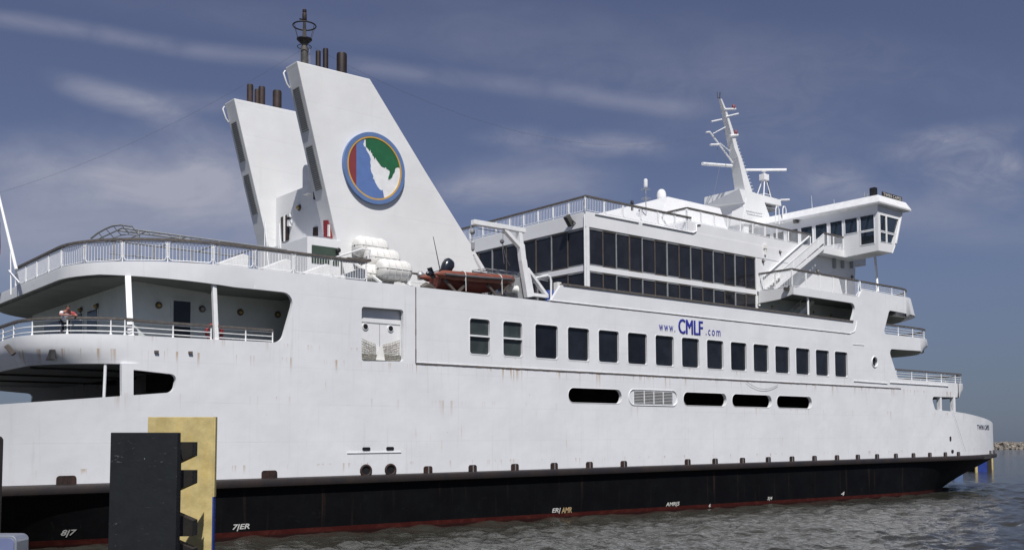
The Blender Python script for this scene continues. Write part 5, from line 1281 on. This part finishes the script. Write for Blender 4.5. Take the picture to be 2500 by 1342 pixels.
# person leaning on the promenade rail
def person():
    base = P(160, 800, y=46.3); bx, by, bz = base.x, 46.25, 8.72
    t = empty('person', 'person in a white and red shirt leaning both forearms on the promenade rail', 'person'); on_ship(t, (bx, by, bz))
    J = {'pel': (0, .22, .92), 'spn': (0, .08, 1.10), 'che': (0, -.10, 1.27), 'nek': (0, -.22, 1.39), 'hd': (0, -.28, 1.47), 'ht': (0, -.30, 1.59),
         'sl': (-.20, -.13, 1.32), 'sr': (.20, -.13, 1.32), 'el': (-.36, -.34, 1.16), 'er': (.36, -.34, 1.16), 'wl': (-.10, -.46, 1.17), 'wr': (.12, -.48, 1.17),
         'hl': (-.02, -.50, 1.17), 'hr': (.04, -.52, 1.17), 'pl': (-.10, .22, .88), 'pr': (.10, .22, .88), 'kl': (-.11, .12, .48), 'kr': (.12, .06, .49), 'al': (-.11, .22, .08), 'ar': (.12, .16, .08), 'tl': (-.12, .05, .04), 'tr': (.13, -.01, .04)}
    rad = {'pel': .15, 'spn': .15, 'che': .165, 'nek': .06, 'hd': .085, 'ht': .07, 'sl': .075, 'sr': .075, 'el': .048, 'er': .048, 'wl': .032, 'wr': .032, 'hl': .03, 'hr': .03, 'pl': .10, 'pr': .10, 'kl': .07, 'kr': .07, 'al': .045, 'ar': .045, 'tl': .035, 'tr': .035}
    E_ = [('pel', 'spn'), ('spn', 'che'), ('che', 'nek'), ('nek', 'hd'), ('hd', 'ht'), ('che', 'sl'), ('che', 'sr'), ('sl', 'el'), ('sr', 'er'), ('el', 'wl'), ('er', 'wr'), ('wl', 'hl'), ('wr', 'hr'), ('pel', 'pl'), ('pel', 'pr'), ('pl', 'kl'), ('pr', 'kr'), ('kl', 'al'), ('kr', 'ar'), ('al', 'tl'), ('ar', 'tr')]
    def skin(name, keys, edges, scale, mat, root):
        ks = list(keys); me = bpy.data.meshes.new(name); me.from_pydata([J[k] for k in ks], [(ks.index(a), ks.index(b)) for a, b in edges], [])
        o = bpy.data.objects.new(name, me); COL.objects.link(o); o.modifiers.new('s', 'SKIN'); sk = me.skin_vertices
        if not sk:
            me.skin_vertices
        lay = me.skin_vertices[0].data
        for i, k in enumerate(ks): lay[i].radius = (rad[k] * scale,) * 2; lay[i].use_root = (k == root)
        sb = o.modifiers.new('b', 'SUBSURF'); sb.levels = 2; sb.render_levels = 2
        dg = bpy.context.evaluated_depsgraph_get(); m2 = bpy.data.meshes.new_from_object(o.evaluated_get(dg)); bpy.data.objects.remove(o)
        m2.materials.clear(); m2.materials.append(mat); m2.polygons.foreach_set('use_smooth', [True] * len(m2.polygons))
        ob = bpy.data.objects.new(name, m2); COL.objects.link(ob); ob.parent = t; return ob
    BODY = skin('body', J.keys(), E_, 1.0, M_skin, 'pel')
    sh = [e for e in E_ if e in (('pel', 'spn'), ('spn', 'che'), ('che', 'sl'), ('che', 'sr'))]
    skin('shirt', ['pel', 'spn', 'che', 'sl', 'sr'], sh, 1.3, M_shirt, 'pel')
    J['ml'] = tuple((Vector(J['sl']) * .3 + Vector(J['el']) * .7)); J['mr'] = tuple((Vector(J['sr']) * .3 + Vector(J['er']) * .7)); rad['ml'] = rad['mr'] = .055
    skin('sleeve', ['sl', 'ml'], [('sl', 'ml')], 1.35, M_shirt, 'sl'); skin('sleeve', ['sr', 'mr'], [('sr', 'mr')], 1.35, M_redcl, 'sr')
    skin('trousers', ['pel', 'pl', 'pr', 'kl', 'kr', 'al', 'ar'], [('pel', 'pl'), ('pel', 'pr'), ('pl', 'kl'), ('pr', 'kr'), ('kl', 'al'), ('kr', 'ar')], 1.14, M_trous, 'pel')
    hx, hy, hz = J['hd'][0], J['hd'][1], J['hd'][2] + .04
    mb = MB(); rows = []
    for k in range(7):
        a = R(90 * k / 6 - 5); rows.append([(hx + .098 * math.cos(a) * math.cos(R(q)), hy + .03 + .105 * math.cos(a) * math.sin(R(q)), hz + .02 + .11 * math.sin(a)) for q in range(0, 360, 24)])
    mb.strip(rows, closed=True); mb.build('hair', M_hair, t, smooth=80)
    for s_ in (-1, 1):
        for k, (dx, l_) in enumerate(((-.03, .055), (-.01, .062), (.01, .058), (.03, .045))):
            mb = MB(); bx_ = .01 * s_; mb.tube([(s_ * .02 + dx, -.51, 1.17), (s_ * .02 + dx * 1.2, -.535, 1.165), (s_ * .02 + dx * 1.2, -.51 - l_, 1.145)], [.010, .009, .007], 6); mb.build('finger', M_skin, BODY)
    return t
person()

# ================================================================== cables in the air (top level)
def cable(name, a, b, sag, label, r=.02):
    pts = [a.lerp(b, i / 20) - Vector((0, 0, sag * 4 * (i / 20) * (1 - i / 20))) for i in range(21)]
    mb = MB(); mb.tube(pts, r, 4); o = mb.build(name, M_cable, None); me = o.data; me.transform(Matrix.Translation(-a)); o.location = a; o['label'] = label; o['category'] = 'wire'
def sw(p):
    c, s = math.cos(TR), math.sin(TR); return Vector((p[0] * c - p[2] * s, p[1], p[0] * s + p[2] * c))
cable('aerial_wire', sw((27.3, 48.9, 26.0)), sw((71.6, 55.0, 31.6)), 3.2, 'thin dark wire sagging from the near funnel mast to the main mast', .007)
cable('aerial_wire', sw((26.9, 48.9, 26.0)), sw((14.0, 60.5, 18.0)), .8, 'thin dark wire from the near funnel down to the stern flagstaff', .005)
# mooring line down the bow
a = P(2308, 955, y=45.0); b = P(2322, 1098, y=45.0 + .3)
cable('mooring_line', sw(a + Vector((0, -.15, 0))), sw(Vector((93.4, 45.0, 3.0))), .0, 'thin rope hanging down the white bow below the forward rail', .008)
c1, c2 = P(1822, 930, y=44.9), P(1900, 938, y=44.9)
cable('slack_line', sw(c1), sw(c2), .45, 'slack rope looped along the hull seam above the oval openings', .014)

# ================================================================== dock structures in the foreground
def dock_mat(name, base, scr, scr2, sc=2.0):
    m = bpy.data.materials.new(name); m.use_nodes = True; t = NT(m.node_tree)
    tc = t.n('ShaderNodeTexCoord').outputs['Object']
    n = t.noise(tc, sc, 6, .65); s1 = t.noise(t.mapping(tc, (1.5, 1.5, 5.0), (0, .2, 0)), 1.3, 8, .75, 1.2)
    col = t.mix(t.mr(n, .3, .7), (*base, 1), (*[c * 1.5 for c in base], 1))
    col = t.mix(t.m('MULTIPLY', t.mr(s1, .62, .68), .8), col, (*scr, 1))
    s2 = t.noise(t.mapping(tc, (4, 4, 1.2)), 1.0, 6, .7); col = t.mix(t.m('MULTIPLY', t.mr(s2, .45, .75), .45), col, (*scr2, 1))
    b = t.n('ShaderNodeBsdfPrincipled', {'Base Color': col, 'Roughness': .7, 'Specular IOR Level': .3})
    t.set(b, 'Normal', t.n('ShaderNodeBump', {'Height': n, 'Strength': .4, 'Distance': .03})); t.n('ShaderNodeOutputMaterial', {0: b}); return m
M_dolph = dock_mat('fender_board_black', (.0065, .008, .0105), (.11, .12, .12), (.010, .015, .015))
M_yellow = dock_mat('fender_board_yellow', (.38, .31, .14), (.52, .48, .36), (.50, .35, .09), 1.6)
M_timber = dock_mat('tarred_timber', (.022, .019, .017), (.05, .045, .035), (.03, .024, .02), 2.0)
M_blueb = dock_mat('fender_board_blue', (.012, .03, .16), (.10, .12, .2), (.03, .06, .3), 1.5)
VD = Vector((math.sin(AZ), math.cos(AZ), 0)); VR = Vector((math.cos(AZ), -math.sin(AZ), 0))
def panel(x0p, x1p, ytp, dist, thick, zb=-1.5, turn=0.0):
    a, b = Wd(x0p, ytp, dist), Wd(x1p, ytp, dist); zt = a.z; w = (b - a).length
    c = (a + b) / 2; n = (VD * math.cos(turn) + VR * math.sin(turn)); r_ = (VR * math.cos(turn) - VD * math.sin(turn))
    A = c - r_ * w / 2; B = c + r_ * w / 2
    poly = [A, B, Vector((B.x, B.y, zb)), Vector((A.x, A.y, zb))]
    poly[0].z = poly[1].z = zt; return poly, n * thick
dk = empty('fender_dolphin', 'black scuffed fender board on piles standing in front of the black hull', 'fender', Wd(352, 1342, 30) * Vector((1, 1, 0)) if False else Vector((*(Wd(352, 1200, 30).xy), 0)))
def dbuild(mb, name, mat, par, bevel=0.0): return mb.build(name, mat, par, bevel=bevel, loc=None)
def child_local(o, par): o.data.transform(Matrix.Translation(-par.location)); return o
poly, th = panel(270, 434, 1055, 30, .30); mb = MB(); mb.prism(poly, th); child_local(mb.build('face_board', M_dolph, dk, bevel=.025), dk)
cc = (poly[0] + poly[1]) / 2
mb = MB()
for s_ in (-.6, .1, .62): q = cc + VR * s_ + VD * .62; mb.tube([(q.x, q.y, -3), (q.x, q.y, cc.z - .5)], .28, 12)
child_local(mb.build('piles', M_timber, dk, smooth=50), dk)
mb = MB()
for yt, yb in ((1078, 1105), (1147, 1172), (1266, 1300), (1335, 1360)):
    a = Wd(434, yt, 30.2); b = Wd(470, yt, 31.2); h = (yb - yt + 20) / F * 30
    up_ = yt > 1200
    mb.prism([a - VR * .5, b, b - Vector((0, 0, h * .75)), a - VR * .5 - Vector((0, 0, h * 1.5))] if not up_ else [a - VR * .5 + Vector((0, 0, .35)), b + Vector((0, 0, -.05)), b - Vector((0, 0, h * .8)), a - VR * .5 - Vector((0, 0, h * .8))], VD * .5)
child_local(mb.build('brackets', M_timber, dk), dk)
mb = MB()
for a, b, r_ in ((319, 1292, .035), (353, 1119, .02)): q = Wd(a, b, 29.97); mb.lathe(q, [(.001, -.02), (r_, -.02), (r_, .02), (.001, .02)], 10, 'y')
child_local(mb.build('bolt_heads', M_galv, dk), dk)
q0, q1 = Wd(287, 1316, 29.985), Wd(350, 1316, 29.985); q2, q3 = Wd(350, 1345, 29.985), Wd(287, 1345, 29.985); mb = MB(); mb.prism([q0, q1, q2, q3], VD * .02); child_local(mb.build('worn_plate', pmat('worn_metal', (.18, .19, .20), .6, var2=(.05, .05, .055), scale=3), dk), dk)
yk = empty('yellow_fender', 'weathered yellow fender board with a blue lower edge behind the black board', 'fender', Vector((*(Wd(440, 1200, 33.5).xy), 0)))
poly, th = panel(361, 522, 1017, 33.5, .22); mb = MB(); mb.prism(poly, th); child_local(mb.build('yellow_board', M_yellow, yk, bevel=.02), yk)
B1 = poly[1]; zc = Wd(522, 1211, 33.5).z
mb = MB(); mb.prism([B1 + VD * .01, B1 + VR * .06 + VD * .01, Vector(((B1 + VR * .06).x, (B1 + VR * .06).y, zc)), Vector((B1.x, B1.y, zc))], VD * .2)
child_local(mb.build('yellow_edge', M_yellow, yk), yk)
mb = MB(); mb.prism([Vector((B1.x, B1.y, zc)), Vector(((B1 + VR * .05).x, (B1 + VR * .05).y, zc)), Vector(((B1 + VR * .05).x, (B1 + VR * .05).y, -1.5)), Vector((B1.x, B1.y, -1.5))], VD * .2); child_local(mb.build('blue_edge', M_blueb, yk), yk)
mb = MB()
for s_ in (-.5, .5): q = (poly[0] + poly[1]) / 2 + VR * s_ + VD * .5; mb.tube([(q.x, q.y, -3), (q.x, q.y, 4.6)], .26, 12)
child_local(mb.build('piles', M_timber, yk, smooth=50), yk)
# dark post cut by the left frame edge
q = Wd(-22, 1100, 22); mb = MB(); mb.lathe((0, 0, 0), [(.24, -2), (.24, Wd(0, 1072, 22).z), (.20, Wd(0, 1065, 22).z), (.08, Wd(0, 1062, 22).z)], 14); o = mb.build('dock_post', M_timber, None, smooth=40); o.location = (q.x, q.y, 0); o['label'] = 'dark round dock post cut off by the left edge of the frame'; o['category'] = 'post'
# silver fitting at the lower left corner
q = Wd(14, 1330, 8.0); hd = empty('dock_lamp', 'shiny silver housing poking up at the lower left corner of the frame', 'lamp housing', q)
mb = MB(); pr = rpoly([(-.3, -.5), (.135, -.5), (.135, .088), (-.3, .088)], [0, 0, .05, .05], 5)
mb.prism([VR * u + Vector((0, 0, v)) - VD * .1 for u, v in pr], VD * .2); mb.build('housing', pmat('brushed_metal', (.62, .64, .68), .3, metal=.8, var=.05), hd, bevel=.01)
mb = MB(); pr = rpoly([(-.3, -.4), (.115, -.4), (.115, .065), (-.3, .065)], [0, 0, .04, .04], 5); mb.prism([VR * u + Vector((0, 0, v)) - VD * .108 for u, v in pr], VD * .012); mb.build('glass_front', pmat('lamp_glass_blue', (.16, .19, .33), .2, var=.1), hd)

# ================================================================== far fender piles under the bow
def zwater(px, py): return P_world_z(px, py, 0)
def Wz(px, py, z=0.0):
    d = ray(px, py); tt = (z - CZ) / d.z; return Vector((0, 0, CZ)) + d * tt
def fp_block(x0p, x1p, ybot, ytop, mat, name, label, cat='piling', grp=None, thick=1.2):
    base = Wz((x0p + x1p) / 2, ybot); dist = base.xy.dot(VD.xy) ; a, b = Wd(x0p, ytop, dist), Wd(x1p, ytop, dist)
    loc = Vector((base.x, base.y, 0)); mb = MB(); zt = a.z
    A = Vector((a.x, a.y, zt)); B = Vector((b.x, b.y, zt)); mb.prism([A, B, Vector((B.x, B.y, -1.5)), Vector((A.x, A.y, -1.5))], VD * thick)
    o = mb.build(name, mat, None, bevel=.04, loc=loc); o['label'] = label; o['category'] = cat
    if grp: o['group'] = grp
    return o
G_ = 'fender piles beyond the bow'
fp_block(2386, 2409, 1151, 1100, M_blueb, 'fender_board', 'bright blue fender board standing in the water under the bow', 'fender', G_)
fp_block(2329, 2350, 1155, 1118, pmat('pale_blue_board', (.12, .22, .48), .6, var=.1), 'fender_board', 'pale blue fender board half hidden by the bow overhang', 'fender', G_)
fp_block(2409, 2420, 1150, 1095, M_timber, 'timber_pile', 'black timber pile right of the bright blue fender board', 'pile', G_)
fp_block(2351, 2380, 1150, 1128, M_timber, 'timber_pile', 'dark timber cluster between the two blue fender boards', 'pile', G_)
fp_block(2380, 2386, 1152, 1100, M_yellow, 'fender_edge', 'narrow yellow board on the left side of the blue fender board', 'fender', G_, .4)
fp_block(2420, 2424, 1145, 1095, M_yellow, 'fender_edge', 'narrow yellow board at the right end of the far fenders', 'fender', G_, .4)

# ================================================================== rock breakwater
def rock_mat():
    return pmat('breakwater_rock', (.30, .27, .23), .9, var2=(.11, .10, .09), scale=.35, bump=.5, bscale=2)
M_rock = rock_mat()
bmr = MB(); rng = random.Random(3)
D0 = 1000.0
for i in range(1000):
    u = rng.uniform(-40, 110); lay = rng.random(); w = (1 - lay) * 14
    c_ = Vector((0, 0, 0)) + VD * (D0 + rng.uniform(-w, w)) + VR * ((2440 - CX) / F * D0 + u); c_.z = lay * 6.0 + rng.uniform(-.4, .3)
    s_ = rng.uniform(1.0, 2.3); rx = Matrix.Rotation(rng.uniform(0, 6.28), 3, Vector((rng.uniform(-1, 1), rng.uniform(-1, 1), rng.uniform(-1, 1))).normalized())
    vs = []
    for x in (-1, 1):
        for y in (-1, 1):
            for z in (-1, 1): vs.append(c_ + rx @ Vector((x * s_ * rng.uniform(.6, 1.1), y * s_ * rng.uniform(.4, .8), z * s_ * rng.uniform(.4, .8))))
    bmr.add(vs, [(0, 1, 3, 2), (4, 6, 7, 5), (0, 4, 5, 1), (2, 3, 7, 6), (0, 2, 6, 4), (1, 5, 7, 3)])
o = bmr.build('breakwater_rocks', M_rock, None); o['kind'] = 'stuff'; o['label'] = 'long low breakwater of tumbled tan and grey boulders on the horizon'; o['category'] = 'breakwater'
# a gull over the water
q = Wd(2462, 952, 160); mb = MB()
mb.tube([(-.28, 0, 0), (-.1, 0, .02), (.12, 0, .03), (.24, 0, .02)], [.02, .07, .07, .03], 8)
for s_ in (-1, 1): mb.add([(-.08, s_ * .04, .03), (.10, s_ * .04, .04), (.04, s_ * .45, .22), (-.06, s_ * .45, .21), (-.10, s_ * .85, .08), (-.2, s_ * .88, .07)], [(0, 1, 2, 3), (3, 2, 4, 5)])
o = mb.build('seagull', M_grey, None); o.location = q; o.rotation_euler = (0, 0, R(20)); o['label'] = 'small gull flying low over the water right of the bow'; o['category'] = 'bird'

# ================================================================== water
def water():
    rng = np.random.default_rng(5)
    rs = [3.0]
    while rs[-1] < 6000: rs.append(rs[-1] * (1.0085 if rs[-1] < 24 else 1.0034 if rs[-1] < 130 else 1.008 if rs[-1] < 320 else 1.03))
    rs = np.array(rs); deg = []
    a = -180.0
    while a < 180:
        deg.append(a); d = abs(((a - 40.25 + 180) % 360) - 180)
        a += .11 if d < 32 else (.6 if d < 45 else 4.0)
    th = np.radians(np.array(deg)); nr, nt = len(rs), len(th)
    Rr, Tt = np.meshgrid(rs, th, indexing='ij'); X = Rr * np.sin(Tt); Y = Rr * np.cos(Tt); Z = np.zeros_like(X)
    cell = np.maximum(Rr * .0036, Rr * np.radians(.11)) * np.where(Rr > 130, 2.2, 1.0)
    for i in range(72):
        lam = .6 * (6.5 ** rng.random()); k = 2 * np.pi / lam; dr_ = np.radians(rng.normal(120, 58)); amp = .0062 * lam ** .9 * rng.uniform(.5, 1.3)
        ph = rng.uniform(0, 6.28); att = np.clip((lam / cell - 2.0) / 3.0, 0, 1)
        arg = k * (X * np.sin(dr_) + Y * np.cos(dr_)) + ph + .8 * np.sin(k * .13 * X + ph) + .8 * np.sin(k * .11 * Y - ph)
        Z += att * amp * (np.sin(arg) + .22 * np.sin(2 * arg + .4))
    co = np.stack([X, Y, Z], -1).reshape(-1, 3)
    idx = np.arange(nr * nt).reshape(nr, nt); a = idx[:-1, :]; b = idx[1:, :]
    an = np.roll(a, -1, 1); bn = np.roll(b, -1, 1)
    faces = np.stack([a, an, bn, b], -1).reshape(-1, 4)[:, ::-1]
    me = bpy.data.meshes.new('water'); me.vertices.add(len(co)); me.vertices.foreach_set('co', co.ravel())
    me.loops.add(len(faces) * 4); me.loops.foreach_set('vertex_index', faces.ravel().astype(np.int32))
    me.polygons.add(len(faces)); me.polygons.foreach_set('loop_start', np.arange(0, len(faces) * 4, 4, dtype=np.int32)); me.update(calc_edges=True); me.validate()
    me.polygons.foreach_set('use_smooth', [True] * len(me.polygons))
    o = bpy.data.objects.new('water', me); COL.objects.link(o); o['kind'] = 'structure'
    m = bpy.data.materials.new('harbour_water'); m.use_nodes = True; t = NT(m.node_tree)
    pos = t.n('ShaderNodeNewGeometry').outputs['Position']
    n = t.noise(pos, .02, 3, .5)
    col = t.mix(t.mr(n, .35, .65), (.027, .027, .022, 1), (.040, .039, .032, 1))
    b_ = t.n('ShaderNodeBsdfPrincipled', {'Base Color': col, 'Roughness': .05, 'IOR': 1.33, 'Specular IOR Level': .5})
    mp = t.mapping(pos, (1.3, 1.0, 1), (0, 0, R(25)))
    h = t.m('ADD', t.m('MULTIPLY', t.noise(mp, 4.2, 3, .55, .4), .045), t.m('MULTIPLY', t.noise(mp, 1.3, 3, .6, .3), .06))
    t.set(b_, 'Normal', t.n('ShaderNodeBump', {'Height': h, 'Strength': 1.0, 'Distance': 1.0}))
    t.n('ShaderNodeOutputMaterial', {0: b_}); me.materials.append(m)
water()
